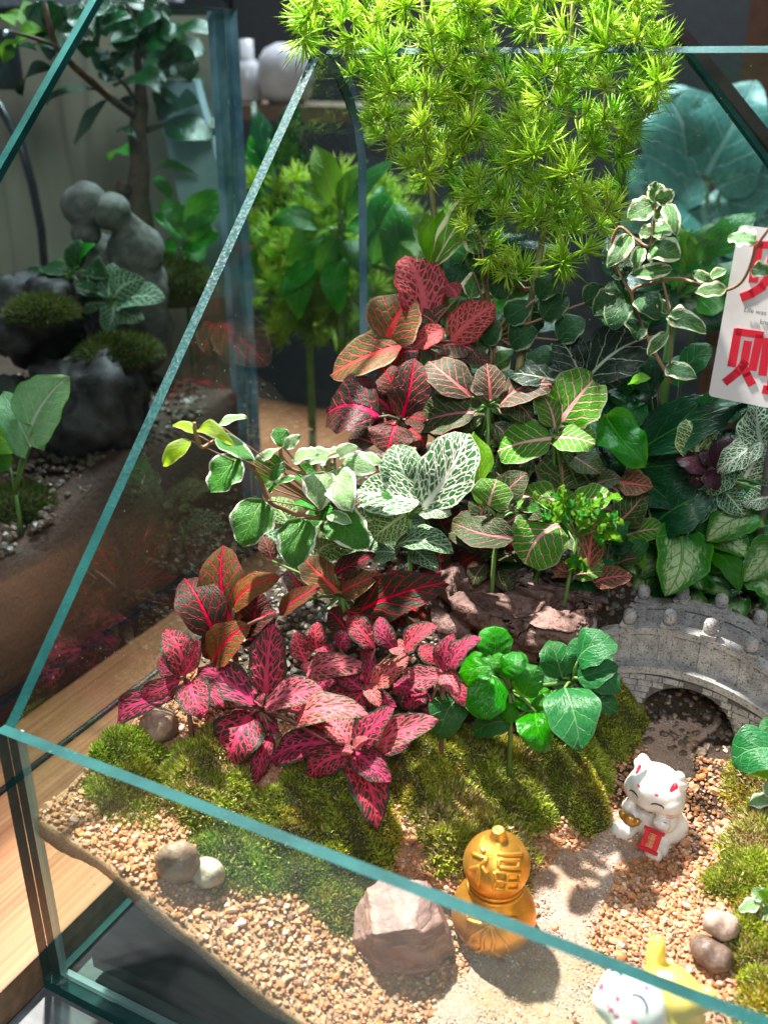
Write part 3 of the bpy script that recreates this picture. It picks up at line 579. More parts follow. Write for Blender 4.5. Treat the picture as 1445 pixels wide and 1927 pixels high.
# ------------------------------------------------------------------ stone bridge
t = NT('bridge_stone'); o_ = t.obj(); a = t.noise(o_, 26, 4, .6); b = t.noise(o_, 170, 3, .7)
c = t.mix(t.ss(a, .3, .7), (.31,.30,.29), (.52,.50,.47)); c = t.mix(t.ss(b, .54, .64, 0., .85), c, (.06,.058,.06)); c = t.mix(t.ss(b, .28, .4, .5, 0.), c, (.55,.53,.5)); t.P(col=c, rough=.8, spec=.25); t.bump(b, .6, .004); M_stone = t.mat
M_mortar = plain('bridge_mortar', (.13,.122,.112), .9, scale=50)
XB, KB = 1.285, 1.05; YF, YBK = 1.27, 1.455
def lip(x): return .622-KB*(x-XB)**2
def rail(x): return .735-KB*(x-XB)**2
br = thing('stone_bridge', 'small grey stone arch bridge with posted railings at the right', 'bridge', (XB, 1.36, .42)); b0 = np.array((XB, 1.36, .42))
XL, XRr, CXA, RA, ZB = .955, 1.63, 1.316, .137, .425
def arch(x): return ZB+math.sqrt(max(0, RA*RA-(x-CXA)**2)) if abs(x-CXA) < RA else .30
def strip(name, x0, x1, lo, hi, y0, y1, mat, n=60, parent=br, ext=()):
    xs_ = sorted(set(list(np.linspace(x0, x1, n))+[e for e in ext if x0 < e < x1])); v = []; f = []
    for x in xs_: v += [(x-b0[0], y0-b0[1], lo(x)-b0[2]), (x-b0[0], y0-b0[1], hi(x)-b0[2]), (x-b0[0], y1-b0[1], hi(x)-b0[2]), (x-b0[0], y1-b0[1], lo(x)-b0[2])]
    for i in range(len(xs_)-1):
        p, q = 4*i, 4*i+4; f += [(p, q, q+1, p+1), (p+1, q+1, q+2, p+2), (p+2, q+2, q+3, p+3), (p+3, q+3, q, p)]
    f += [(0, 1, 2, 3), (4*len(xs_)-1, 4*len(xs_)-2, 4*len(xs_)-3, 4*len(xs_)-4)]
    return MB().add(v, f).build(name, mat, parent, False)
ex = [CXA-RA+1e-4, CXA+RA-1e-4, CXA-RA-1e-4, CXA+RA+1e-4]+[CXA+RA*math.cos(k*math.pi/24) for k in range(1, 24)]
strip('arch_wall', XL, XRr, arch, lambda x: lip(x)-.02, YF-.022, YBK-.004, M_mortar, 50, ext=ex)
strip('deck', XL-.006, XRr+.006, lambda x: lip(x)-.024, lambda x: lip(x)-.001, YF-.038, YBK+.02, M_stone)
for (y0, yo) in ((YF, -1), (YBK-.02, 1)):
    strip('railing', XL, XRr, lambda x: lip(x)-.004, lambda x: rail(x)-.016, y0, y0+.02, M_stone)
    strip('handrail', XL-.004, XRr+.004, lambda x: rail(x)-.02, lambda x: rail(x), y0-.009, y0+.029, M_stone)
    for k in range(6):
        x = 1.0+.1135*k; z0 = lip(x)-.003; z1 = rail(x); mb = MB(); yc = y0+.01
        tl = -(x-XB)*.5; w = .015
        f4 = [(0,1,5,4),(1,2,6,5),(2,3,7,6),(3,0,4,7),(4,5,6,7)]
        q = lambda w_, z, h: [(x+tl*h+sx*w_-b0[0], yc+sy*w_*1.05-b0[1], z-b0[2]) for sx, sy in ((-1,-1),(1,-1),(1,1),(-1,1))]
        mb.add(q(.0175, z0, 0)+q(.0175, z1+.004, 0), f4)
        mb.add(q(.0215, z1+.004, 0)+q(.0215, z1+.012, 0), f4+[(3,2,1,0)])
        pr = [(.0, -.002), (.0165, .0), (.0195, .012), (.0195, .028), (.0155, .039), (.007, .0445), (0, .0455)]
        p = mb.build('post', M_stone, br, False)
        cp = MB().lathe(pr, 14, 0, (x-b0[0], yc-b0[1], z1+.011-b0[2])).build('post_cap', M_stone, p)
# bricks of the spandrel, course by course following the deck
bh = .0205; k = 0
for row in range(13):
    x = XL+.004+(row % 2)*.022
    while x < XRr-.01:
        wl = .044*random.uniform(.85, 1.2)*1.05; x1 = min(x+wl, XRr-.004); bot = lambda q, r=row: lip(q)*.55+.45*.6-.028-(r+1)*bh; topz = lambda q, r=row: lip(q)*.55+.45*.6-.028-r*bh-.0025
        n = 5; q0, q1 = x+.001, x1-.001
        # trim against the arch opening
        zc = bot((q0+q1)/2)
        def inside(q): return abs(q-CXA) < RA+.003 and bot(q) < ZB+math.sqrt(max(0, (RA+.003)**2-(q-CXA)**2))
        while q1-q0 > .008 and inside(q1) : q1 -= .002
        while q1-q0 > .008 and inside(q0): q0 += .002
        lo_ = [max(bot(q), .36) for q in np.linspace(q0, q1, n)]
        if q1-q0 > .009 and topz(q0) > .37 and all(topz(q) < lip(q)-.024 for q in (q0, q1)) and not inside((q0+q1)/2):
            pr = random.uniform(.001, .004); v = []; f = []
            for q, l in zip(np.linspace(q0, q1, n), lo_):
                for yy in (YF-.018, YF-.024-pr): v += [(q-b0[0], yy-b0[1], l-b0[2]), (q-b0[0], yy-b0[1], max(l+.004, topz(q))-b0[2])]
            for i in range(n-1):
                p = 4*i; r_ = p+4; f += [(p+2, r_+2, r_+3, p+3), (p+1, p+3, r_+3, r_+1), (p, r_, r_+2, p+2)]
            f += [(0, 2, 3, 1), (4*n-4, 4*n-3, 4*n-1, 4*n-2)]
            MB().add(v, f).build('brick', M_stone, br, False)
        x = x1+.0012

# ------------------------------------------------------------------ driftwood
t = NT('driftwood'); o_ = t.obj(); a = t.noise(t.scale(o_, (3, 12, 12)), 1.6, 5, .6, dist=.8); b = t.noise(o_, 45, 4, .7)
c = t.mix(t.ss(a, .35, .65), (.085,.042,.032), (.24,.145,.125)); c = t.mix(t.ss(b, .48, .66, 0., .85), c, (.05,.02,.012)); t.P(col=c, rough=.55, spec=.3); t.bump(b, .9, .012); M_wood = t.mat
dc = ony(985, 1150, 1.14); dl = lambda px, py, y: Vector(ony(px, py, y)-dc)
Rz = Matrix.Rotation(.1, 3, 'Y')
me = blob([(dl(965,1130,1.14), (.22,.15,.105), Rz), (dl(1045,1140,1.12), (.12,.13,.10)), (dl(895,1110,1.18), (.16,.10,.09)), (dl(990,1190,1.06), (.15,.07,.08)), (dl(1080,1165,1.08), (.05,.08,.085)), (dl(760,1165,1.12), (.17,.09,.06)), (dl(680,1180,1.1), (.1,.07,.06)), (dl(850,1170,1.1), (.12,.07,.05))], .0085, 2)
CAV = [(dl(925,1118,1.13), .05), (dl(1000,1168,1.08), .036), (dl(868,1140,1.12), .045), (dl(1060,1120,1.12), .03), (dl(940,1195,1.05), .04)]
for v in me.vertices:
    p = v.co; r_ = abs(mnoise.noise(Vector((p.x*5, p.y*7, p.z*9+2)))); r2 = mnoise.noise(p*16); d = .055*(.22-r_ if r_ < .22 else 0)*-1.6+.02*mnoise.noise(p*6+Vector((4, 1, 2)))+.008*r2
    if mnoise.noise(p*9+Vector((9, 9, 2))) > .38: d -= .035
    v.co += v.normal*d
    lim = .06+.10*(v.co.y)+.05*(v.co.x)-.10*abs(v.co.x-.02)*0+.014*mnoise.noise(v.co*8)
    if v.co.x > -.2 and v.co.z > lim: v.co.z = lim+.12*(v.co.z-lim)
    for cc, cr in CAV:
        q_ = v.co-cc; rr_ = math.sqrt((q_.x*.75)**2+(q_.y)**2+(q_.z*.9)**2)*(1+.5*mnoise.noise(v.co*13))
        if rr_ < cr*1.3: v.co += Vector((0, .35, -.8))*.075*(1-(rr_/(cr*1.3))**3)
    v.co += v.normal*(.012*mnoise.noise(v.co*11+Vector((1, 5, 2)))+.007*mnoise.noise(Vector((v.co.x*12, v.co.y*40, v.co.z*40)))+.005*abs(mnoise.noise(v.co*38)))
me.materials.append(M_wood); o = obj('driftwood', me); o.location = dc; tag(o, 'dark brown weathered driftwood with holes between red fittonias and the bridge', 'driftwood')

# ------------------------------------------------------------------ paint helper: raised strokes laid on a surface
def project(tree, pts, direction, lift=.0006):
    out = []; d = Vector(direction).normalized()
    for p in pts:
        h = tree.ray_cast(Vector(p)-d*1.0, d, 3.0)
        if h[0] is not None: out.append((h[0]+h[1]*lift, h[1]))
    return out
def stroke(mb, tree, pts, direction, r, n=6, lift=.0003, res=14, taper=False, flat=False):
    q = []
    P = [Vector(p) for p in pts]
    for i in range(len(P)-1):
        for k in range(res): q.append(P[i].lerp(P[i+1], k/res))
    q.append(P[-1]); h = project(tree, q, direction, lift)
    if len(h) > 1:
        m = len(h); rr = [r*(1 if not taper else (.35+.65*math.sin(math.pi*(i+.5)/m))) for i in range(m)]
        mb.tube([a for a, b in h], rr, n)
def dot(mb, tree, p, direction, r, ry=None, lift=.0008):
    """a thin painted disc lying on the surface"""
    d = Vector(direction).normalized(); a = d.cross(Vector((0, 0, 1))).normalized(); b = a.cross(d); ry = ry or r
    vs = []; ok = True
    for rr in (0, .5, 1):
        for k in range(14):
            q = Vector(p)+a*(r*rr*math.cos(k*math.tau/14))+b*(ry*rr*math.sin(k*math.tau/14)); h = tree.ray_cast(q-d, d, 3)
            if h[0] is None: ok = False; break
            vs.append(h[0]+h[1]*(lift if rr < 1 else -.0005))
    if ok and len(vs) == 42:
        f = [(i*14+j, i*14+(j+1) % 14, (i+1)*14+(j+1) % 14, (i+1)*14+j) for i in range(2) for j in range(14)]; mb.add(vs, f)

def paint(name, col, rough=.3, **kw): return plain(name, col, rough, var=.06, bump=.04, bscale=30, coat=.2, **kw)
M_catw = paint('white_ceramic', (.80,.775,.73), .32, sss=.0); M_red = paint('red_paint', (.62,.018,.04)); M_pinkp = paint('pink_paint', (.70,.10,.20)); M_black = paint('black_paint', (.02,.02,.035))
M_goldp = paint('gold_paint', (.55,.30,.07), .35, metal=.6); M_yel = paint('yellow_ceramic', (.72,.55,.09), .32); M_grn = paint('green_paint', (.05,.45,.13)); M_goldtxt = paint('gold_print', (.75,.45,.2), .4)

# white seated cat, facing -Y in its own space
cb = np.array((1.302, .925, .275)); c1 = thing('cat_figurine', 'white seated lucky cat figurine holding a gold ingot and red scroll', 'figurine', cb, rotz=math.radians(-16))
E_ = lambda c, r, m=None: (Vector(c), r, m) if m is not None else (Vector(c), r)
RY = lambda a: Matrix.Rotation(a, 3, 'Y'); RX = lambda a: Matrix.Rotation(a, 3, 'X'); c1.scale = (.87, .87, .87); c1.location.x += .014
cm = blob([E_((0,.012,.08),(.078,.072,.085)), E_((.012,.02,.055),(.088,.078,.058)), E_((0,.0,.13),(.06,.055,.06)),
  E_((0,-.018,.202),(.092,.074,.068)), E_((-.05,-.03,.188),(.047,.05,.045)), E_((.05,-.03,.188),(.047,.05,.045)), E_((0,-.065,.182),(.04,.03,.026)), E_((0,-.01,.235),(.07,.055,.045)),
  E_((-.058,-.005,.268),(.022,.014,.028),RY(-.35)), E_((.058,-.005,.268),(.022,.014,.028),RY(.35)), E_((-.062,-.005,.252),(.03,.018,.025)), E_((.062,-.005,.252),(.03,.018,.025)),
  E_((-.062,-.06,.032),(.033,.045,.028)), E_((.05,-.066,.03),(.035,.048,.028)), E_((-.072,-.088,.036),(.027,.02,.031)), E_((.055,-.098,.034),(.03,.02,.033)),
  E_((-.062,-.035,.12),(.027,.04,.024),RX(.3)), E_((-.058,-.068,.132),(.024,.022,.022)), E_((.062,-.035,.122),(.027,.04,.025),RX(.3)), E_((.056,-.074,.138),(.028,.024,.023)), E_((-.03,-.07,.108),(.02,.02,.018))], .0052, 6)
cm.materials.append(M_catw); body = obj('body', cm, c1); tr_ = bvh(cm); D = (0, 1, -.12)
mb = MB()
for s in (-1, 1):
    pts = [(s*.040+.019*math.cos(a), -.2, .209+.013*math.sin(a)) for a in np.linspace(.25, math.pi-.25, 9)]; stroke(mb, tr_, pts, D, .003, res=2, taper=True)
stroke(mb, tr_, [(-.012,-.2,.158),(-.006,-.2,.153),(0,-.2,.160),(.006,-.2,.153),(.012,-.2,.158)], D, .0012, res=3)
mb.build('painted_eyes', M_black, body)
mb = MB()
for s in (-1, 1):
    for k in range(3): stroke(mb, tr_, [(s*.066,-.2,.190-.010*k),(s*.083,-.2,.194-.014*k)], D, .0016, res=6, taper=True)
    dot(mb, tr_, (s*.03,-.2,.248), D, .0075, .0055)
mb.build('whiskers', M_pinkp, body)
def mark(name, p, rx, ry=None):
    mb = MB(); dot(mb, tr_, p, D, rx, ry)
    if mb.n: mb.build(name, M_red, body)
mark('nose', (0,-.2,.183), .0065, .005)
for s in (-1, 1):
    mark('inner_ear', (s*.06,-.2,.272), .0095, .0145)
    cx, cz = (.055, .036) if s > 0 else (-.072, .038)
    for k in range(3): mark('toe_pad', (cx+(k-1)*.017,-.3,cz+.017-.004*abs(k-1)), .0042)
    mark('paw_pad', (cx,-.3,cz-.005), .009, .0065)
im = blob([E_((-.036,-.098,.112),(.034,.016,.014)), E_((-.062,-.098,.122),(.012,.012,.012)), E_((-.010,-.098,.122),(.012,.012,.012)), E_((-.036,-.1,.122),(.017,.015,.014)), E_((-.036,-.096,.102),(.026,.015,.012))], .0036, 3); im.materials.append(M_goldp); obj('gold_ingot', im, c1)
# scroll hanging from the paw to the foot
mb = MB(); u0 = Vector((.052,-.104,.128)); u1 = Vector((.047,-.122,.062)); sx = Vector((.026, .004, 0)); nrm = sx.cross(u1-u0).normalized()*-.003
if nrm.y > 0: nrm = -nrm
pts = [u0-sx, u0+sx, u1+sx, u1-sx]; mb.add([p for p in pts]+[p+nrm for p in pts], [(0,1,2,3),(7,6,5,4),(0,4,5,1),(1,5,6,2),(2,6,7,3),(3,7,4,0)])
for c_ in (u0, u1): mb.tube([c_-sx*1.22+nrm, c_-sx*1.18+nrm, c_+sx*1.18+nrm, c_+sx*1.22+nrm], [.003, .0058, .0058, .003], 10)
sc = mb.build('red_scroll', M_red, c1, False)
mb = MB(); ax_ = (u1-u0)
def sp(u, v): return u0+ax_*v+sx*u+nrm*1.25
for cy in (.3, .66):   # two gold printed glyphs, drawn stroke by stroke
    for seg in ([(-.45,-.12),(.45,-.12)], [(-.4,-.04),(.4,-.04)], [(0,-.16),(0,.02)], [(-.4,.03),(.4,.03),(.4,.15),(-.4,.15),(-.4,.03)], [(-.4,.09),(.4,.09)], [(0,.03),(0,.15)]):
        mb.tube([sp(a*.9, cy+b) for a, b in seg], .0014, 5)
mb.build('gold_characters', M_goldtxt, sc)

# yellow-hooded cat, cut by the lower edge of the photo
cb2 = np.array((1.43, .13, .205)); c2 = thing('cat_figurine', 'lucky cat figurine in a yellow hood with a white face, at the bottom edge', 'figurine', cb2, rotz=math.radians(-34)); c2.rotation_euler.x = -.28
hm = blob([E_((0,.02,.10),(.10,.09,.11)), E_((0,.03,.24),(.105,.095,.1)), E_((0,.03,.33),(.07,.06,.05)), E_((-.05,.01,.385),(.022,.018,.045),RY(-.25)), E_((.062,.03,.37),(.026,.02,.045),RY(.5))], .007, 6)
hm.materials.append(M_yel); hd = obj('hooded_body', hm, c2)
fm = blob([E_((-.01,-.065,.315),(.078,.055,.072)), E_((-.04,-.085,.295),(.042,.036,.036)), E_((.02,-.085,.295),(.042,.036,.036)), E_((-.05,-.06,.12),(.03,.03,.03)), E_((.05,-.06,.12),(.03,.03,.03)), E_((0,-.03,.08),(.07,.06,.07))], .006, 5)
fm.materials.append(M_catw); fo = obj('face', fm, c2); tr_ = bvh(fm); D = (0, .72, -.69)
def ft(x, v): return (x-.01, -.065+.69*v, .31+.72*v)
mb = MB()
for s in (-1, 1): stroke(mb, tr_, [ft(s*.034+.018*math.cos(a), .008+.016*math.sin(a)) for a in np.linspace(.2, math.pi-.2, 9)], D, .0032, res=2, taper=True)
mb.build('painted_eyes', paint('blue_grey_paint', (.06,.08,.2)), fo)
mb = MB(); dot(mb, tr_, ft(0, -.012), D, .008, .006); stroke(mb, tr_, [ft(-.016,-.03),ft(-.007,-.037),ft(0,-.03),ft(.007,-.037),ft(.016,-.03)], D, .0018, res=3)
for s in (-1, 1):
    dot(mb, tr_, ft(s*.05, -.02), D, .012, .009); dot(mb, tr_, ft(s*.024, .042), D, .008, .006)
if mb.n: mb.build('pink_marks', M_pinkp, fo)
gm = MB(); gm.tube([(.062*math.cos(a)-.06, -.125+.01*math.sin(a), .13+.05*math.sin(a)) for a in np.linspace(0, math.tau, 25)], .013, 8, cap=False); gm.build('green_ring', M_grn, c2)
# ------------------------------------------------------------------ gold gourd
gb = np.array((1.063, .43, .25)); g = thing('gold_gourd', 'gold calabash gourd ornament embossed with a Chinese character', 'ornament', gb, rotz=math.radians(14)); g.scale = (.97, .97, .86); g.location.x -= .018
t = NT('gold_lacquer'); o_ = t.obj(); sp_ = t.noise(o_, 220, 2, .7); a = t.noise(o_, 6, 3)
c = t.mix(t.ss(a, .3, .7), (.74,.32,.04), (.80,.44,.075)); c = t.mix(t.ss(sp_, .6, .72, 0., .7), c, (.95,.72,.35)); t.P(col=c, rough=t.ss(sp_, .3, .7, .33, .46), metal=.8, spec=.6); t.bump(sp_, .12, .002); M_gold = t.mat
pr0 = [(0,0),(.04,.0),(.062,.006),(.086,.028),(.103,.065),(.106,.098),(.098,.134),(.08,.165),(.064,.19),(.058,.2),(.062,.211),(.074,.232),(.0815,.262),(.080,.290),(.068,.320),(.048,.344),(.03,.357),(.021,.366),(.018,.378),(.0165,.388),(.0125,.392),(.006,.3915),(0,.390)]
pr = []
for i in range(len(pr0)-1):
    p_, a0, a1, n_ = pr0[max(i-1, 0)], pr0[i], pr0[i+1], pr0[min(i+2, len(pr0)-1)]
    for k in range(4):
        s = k/4; pr.append(tuple(.5*((2*a0[j])+(-p_[j]+a1[j])*s+(2*p_[j]-5*a0[j]+4*a1[j]-n_[j])*s*s+(-p_[j]+3*a0[j]-3*a1[j]+n_[j])*s**3) for j in (0, 1)))
pr = [(max(r, 0), z) for r, z in pr]+[pr0[-1]]
gm = MB().lathe(pr, 64).mesh('body', M_gold); gbod = obj('body', gm, g); tr_ = bvh(gm)
D = (0, .85, -.5); mb = MB(); F0 = (0, .262)
def fu(x, z): return (x*.062+.004, .5*z*.05, .276+.85*z*.05)
for seg in [[(-.62,.95),(-.5,.8)], [(-.95,.55),(-.35,.55),(-.6,.1),(-.95,-.2)], [(-.62,.15),(-.62,-.95)], [(-.5,.1),(-.3,-.15)],
            [(0,.85),(.9,.85)], [(.1,.6),(.8,.6),(.8,.25),(.1,.25),(.1,.6)], [(.0,.0),(.9,.0),(.9,-.9),(.0,-.9),(.0,.0)], [(.45,0),(.45,-.9)], [(.0,-.45),(.9,-.45)]]:
    stroke(mb, tr_, [fu(*p) for p in seg], D, .0056, 7, .0012, 8)
mb.build('embossed_character', M_gold, gbod); D = (0, 1, -.15)
mb = MB(); mb.tube([(.066*math.cos(a), .066*math.sin(a), .198+.006*math.sin(a*1)) for a in np.linspace(0, math.tau, 49)], .0062, 8, cap=False)
mb.tube([(.064*math.cos(a), .064*math.sin(a), .208) for a in np.linspace(0, math.tau, 49)], .005, 8, cap=False); mb.build('waist_cord', M_gold, g)
mb = MB()
for s in (-1, 1):
    stroke(mb, tr_, [(0,-.3,.185),(s*.03,-.3,.20),(s*.06,-.3,.192),(s*.055,-.3,.172),(s*.02,-.3,.178),(0,-.3,.185)], D, .0055, 7, .001, 5)
    stroke(mb, tr_, [(0,-.3,.182),(s*.014,-.3,.14),(s*.012,-.3,.105),(s*.03,-.3,.07)], D, .0055, 7, .001, 6)
    stroke(mb, tr_, [(s*.004,-.3,.18),(s*.04,-.3,.13),(s*.052,-.3,.09)], D, .004, 7, .001, 6)
for k in range(5): stroke(mb, tr_, [((k-2)*.022,-.3,.06),((k-2)*.03,-.3,.03)], D, .0035, 6, .0005, 6)
dot(mb, tr_, (0,-.3,.184), D, .011, .011, .006); mb.build('embossed_bow', M_gold, g)

# ------------------------------------------------------------------ sign card
tl, bl = ony(1390,423,1.36), ony(1332,745,1.30); rb = ony(1445,768,1.285)
uax = (rb-bl)/np.linalg.norm(rb-bl); vax = tl-bl; vax = vax-uax*(vax@uax)*0; nrm = np.cross(uax, vax); nrm /= np.linalg.norm(nrm)
if nrm@(CAM-bl) < 0: nrm = -nrm
sg = thing('sign_card', 'white plastic sign card with red Chinese characters and small grey text', 'sign', bl)
def onsign(px, py, lift=0.): r = ray(px, py); tt = ((bl-CAM)@nrm)/(r@nrm); return CAM+r*tt+nrm*lift-bl
wdt = .31; cn = [np.zeros(3), uax*wdt, uax*wdt+vax, vax]
def rounded(c4, r=.012, n=5):
    out = []
    for i in range(4):
        p, a_, b_ = c4[i], c4[i-1], c4[(i+1) % 4]; a_ = p+(a_-p)/np.linalg.norm(a_-p)*r; b_ = p+(b_-p)/np.linalg.norm(b_-p)*r
        for k in range(n+1): s = k/n; out.append(a_*(1-s)**2+p*2*s*(1-s)+b_*s*s)
    return out
rc = rounded(cn); n = len(rc); mb = MB(); mb.add([p for p in rc]+[p-nrm*.014 for p in rc], [tuple(range(n)), tuple(range(n, 2*n))[::-1]]+[(i, n+i, n+(i+1) % n, (i+1) % n) for i in range(n)])
M_card = plain('card_white', (.66,.64,.62), .4, var=.05, bump=0); mb.build('card', M_card, sg, False)
def cs(x, y): return 1100+x/4.188, 340+y/4.188
def flatstroke(mb, pts, w):
    P = [onsign(*cs(*p)) for p in pts]; w = w/4.188/FPX*2.95/2
    for i in range(len(P)-1):
        a_, b_ = P[i], P[i+1]; d = (b_-a_)/np.linalg.norm(b_-a_); l = np.cross(nrm, d)*w; e0 = d*w*.9 if i else 0*d; e1 = d*w*.9*0
        q = [a_-l-e0, a_+l-e0, b_+l, b_-l]; mb.add([p+nrm*.002 for p in q]+[p-nrm*.001 for p in q], [(0,1,2,3),(0,4,5,1),(1,5,6,2),(2,6,7,3),(3,7,4,0)])
M_signred = plain('sign_red', (.55,.012,.03), .4, var=.08, bump=0)
mb = MB()
for w, p in [(60, [(1370,485),(1325,802)]), (46, [(1345,502),(1640,515)]), (60, [(1612,500),(1570,815)]), (56, [(1478,590),(1448,760),(1385,845),(1300,895),(1228,922)]), (56, [(1520,740),(1490,930),(1640,950),(1655,870)])]: flatstroke(mb, p, w)
mb.build('red_character', M_signred, sg, False); mb = MB()
for w, p in [(56, [(1208,1165),(1155,1465)]), (48, [(1190,1188),(1405,1218)]), (54, [(1378,1215),(1318,1495)]), (54, [(1285,1262),(1252,1445),(1190,1520),(1100,1592)]), (54, [(1240,1450),(1282,1540),(1320,1610)]), (54, [(1440,1240),(1398,1535)]), (56, [(1545,1180),(1462,1655),(1400,1640)])]: flatstroke(mb, p, w)
mb.build('red_character', M_signred, sg, False)
M_signgrey = plain('sign_grey', (.12,.115,.12), .5, bump=0)
for txt, (x0, y0), hgt in (('Life was', (1252,1032), 40), ('kno', (1376,1126), 40)):
    cu = bpy.data.curves.new('t', 'FONT'); cu.body = txt; cu.size = hgt/4.188/FPX*2.95/.70*.8; cu.extrude = .0004; to = bpy.data.objects.new('t', cu); S.collection.objects.link(to)
    bpy.context.view_layer.update(); me = bpy.data.meshes.new_from_object(to.evaluated_get(bpy.context.evaluated_depsgraph_get())); bpy.data.objects.remove(to)
    u_ = Vector(uax); n_ = Vector(nrm); v_ = n_.cross(u_).normalized(); sh = Vector(vax).dot(u_)/Vector(vax).dot(v_)
    o3 = Vector(onsign(*cs(x0, y0), .004)); me.transform(Matrix(((u_.x, v_.x+u_.x*sh*.6, n_.x, o3.x), (u_.y, v_.y+u_.y*sh*.6, n_.y, o3.y), (u_.z, v_.z+u_.z*sh*.6, n_.z, o3.z), (0, 0, 0, 1))))
    me.materials.clear(); me.materials.append(M_signgrey); obj('lettering', me, sg)
MB().tube([uax*.16-nrm*.02+vax*.3, uax*.16+np.array([0, .2, -.25]), uax*.16+np.array([0, .34, -.7])], .012, 8).build('stake', M_signgrey, sg)
# ------------------------------------------------------------------ red fittonias in front
RG = 'red-veined fittonias in the front left'
plant('red_fittonia', 'red fittonia rosette nearest the left glass with one leaf tip curling down', 'plant', under(352,1290,.40), [
 (347,1273,312,1184,58),(346,1268,372,1203,28),(343,1279,258,1314,36,None,-.01),(322,1308,194,1362,50,None,-.02,dict(tip=.35,arch=.2)),(357,1281,386,1348,62),(332,1302,262,1316,40),(352,1290,420,1330,40,None,.05),(340,1275,300,1235,30,None,.05)], .42, 'red', 'p', hub=(350,1285), group=RG)
plant('red_fittonia', 'red fittonia rosette with a tall upright leaf beside the bronze fittonia', 'plant', under(492,1340,.52), [
 (484,1325,373,1258,66),(502,1308,513,1174,68,None,.02),(500,1330,608,1302,54,'redlight',0,dict(fold=.3)),(470,1346,430,1438,92,None,-.01,dict(arch=.22)),(418,1334,345,1386,58,None,.03),(510,1384,482,1474,36),(488,1330,498,1300,15,'redlight'),(494,1330,478,1312,12,'redlight'),
 (560,1362,690,1342,54,'redlight',-.02,dict(arch=.2,fold=.28)),(622,1398,508,1432,56,None,-.02),(540,1400,470,1450,40,None,.04),(440,1330,520,1380,50,None,.06),(560,1340,640,1380,50,None,.06)], .5, 'red', 'p', hub=(492,1336), group=RG, fill=(500,1350,60,5,66,'red',.07))
plant('red_fittonia', 'red fittonia star rosette in front, its lowest leaf hanging over the moss', 'plant', under(664,1420,.52), [
 (656,1402,620,1350,52,'redlight'),(668,1402,739,1332,60),(702,1408,822,1354,54,'redlight',.02),(660,1416,580,1466,56),(667,1414,733,1471,56),(662,1438,702,1545,68,None,-.01,dict(tip=.2)),(665,1408,691,1388,24,'redlight',-.02),(664,1415,641,1414,22,'redlight',-.02),(690,1420,770,1400,44,None,.05),(640,1400,560,1420,50,None,.06)], .5, 'red', 'p', hub=(664,1414), group=RG)
plant('red_fittonia', 'red fittonia rosette in the middle of the group, behind the star rosette', 'plant', under(686,1295,.66), [
 (687,1288,698,1226,30),(698,1285,770,1236,44,'redlight'),(679,1298,630,1260,36),(688,1290,714,1330,28,'redlight'),(706,1220,652,1163,44,None,.03),(743,1222,714,1160,36),(760,1222,820,1177,46),(768,1232,731,1219,28,'redlight'),(577,1270,692,1256,48,'redlight',.02,dict(arch=.22,fold=.25)),(601,1230,597,1170,42,None,.08),(577,1246,557,1188,36,None,.08),(640,1222,664,1185,36,None,.06),
 (686,1300,650,1350,40,None,.02),(690,1310,745,1330,40,None,.03),(670,1300,600,1330,50,None,.03),(640,1270,590,1300,44,None,.06)], .66, 'red', 'p', hub=(686,1292), group=RG, fill=(680,1270,70,6,58,'red',.07))
plant('red_fittonia', 'red fittonia rosette at the right of its group, touching the glossy green leaves', 'plant', under(834,1272,.72), [
 (834,1265,852,1193,38),(846,1258,902,1198,46),(834,1272,757,1271,42,'redlight',0,dict(arch=.18)),(834,1267,863,1308,36,'redlight'),(741,1289,794,1302,40,None,-.02),(812,1318,764,1326,32,'darkred'),(800,1290,760,1330,44,None,.02),(850,1290,880,1330,36,None,.05),(820,1250,790,1215,36,None,.06)], .7, 'red', 'p', hub=(834,1270), group=RG, fill=(790,1270,50,4,55,'red',.06))
# bronze fittonias
BG = 'bronze fittonias with pink veins'
plant('bronze_fittonia', 'tall bronze-leaved fittonia with bright pink veins in front of the left glass', 'plant', under(440,1180,.62), [
 (438,1178,420,1026,82,None,.02),(405,1196,348,1088,82,'darkred',-.03),(440,1146,526,1084,46),(400,1246,468,1176,64,None,-.06,dict(arch=.16,fold=.2)),(480,1172,492,1115,54,'darkred',.05),(525,1156,601,1104,32),(455,1190,520,1150,50,'darkred',.05),(430,1190,380,1235,46,'darkred',.03),(470,1200,540,1230,50,'darkred',.06)], .6, 'bronze', 'p', hub=(440,1190), sr=.009, group=BG, fill=(450,1190,50,6,56,'darkred',.08))
plant('bronze_fittonia', 'bronze fittonia with green-red spoon leaves and a broad dark leaf before the driftwood', 'plant', under(640,1130,.92), [
 (636,1115,567,1046,58,'olive'),(643,1117,717,1079,48,'olive'),(630,1080,706,1042,38,'darkred'),(664,1158,838,1096,80,'darkred',0,dict(arch=.15)),(513,1056,494,1008,32,'pinkred'),(656,1188,618,1148,46,'darkred'),(650,1150,720,1190,44,'darkred'),(580,1130,540,1070,44,'darkred',.05)], .86, 'bronze', 'g', hub=(640,1122), sr=.008, group=BG, fill=(650,1140,70,6,60,'darkred',.08))

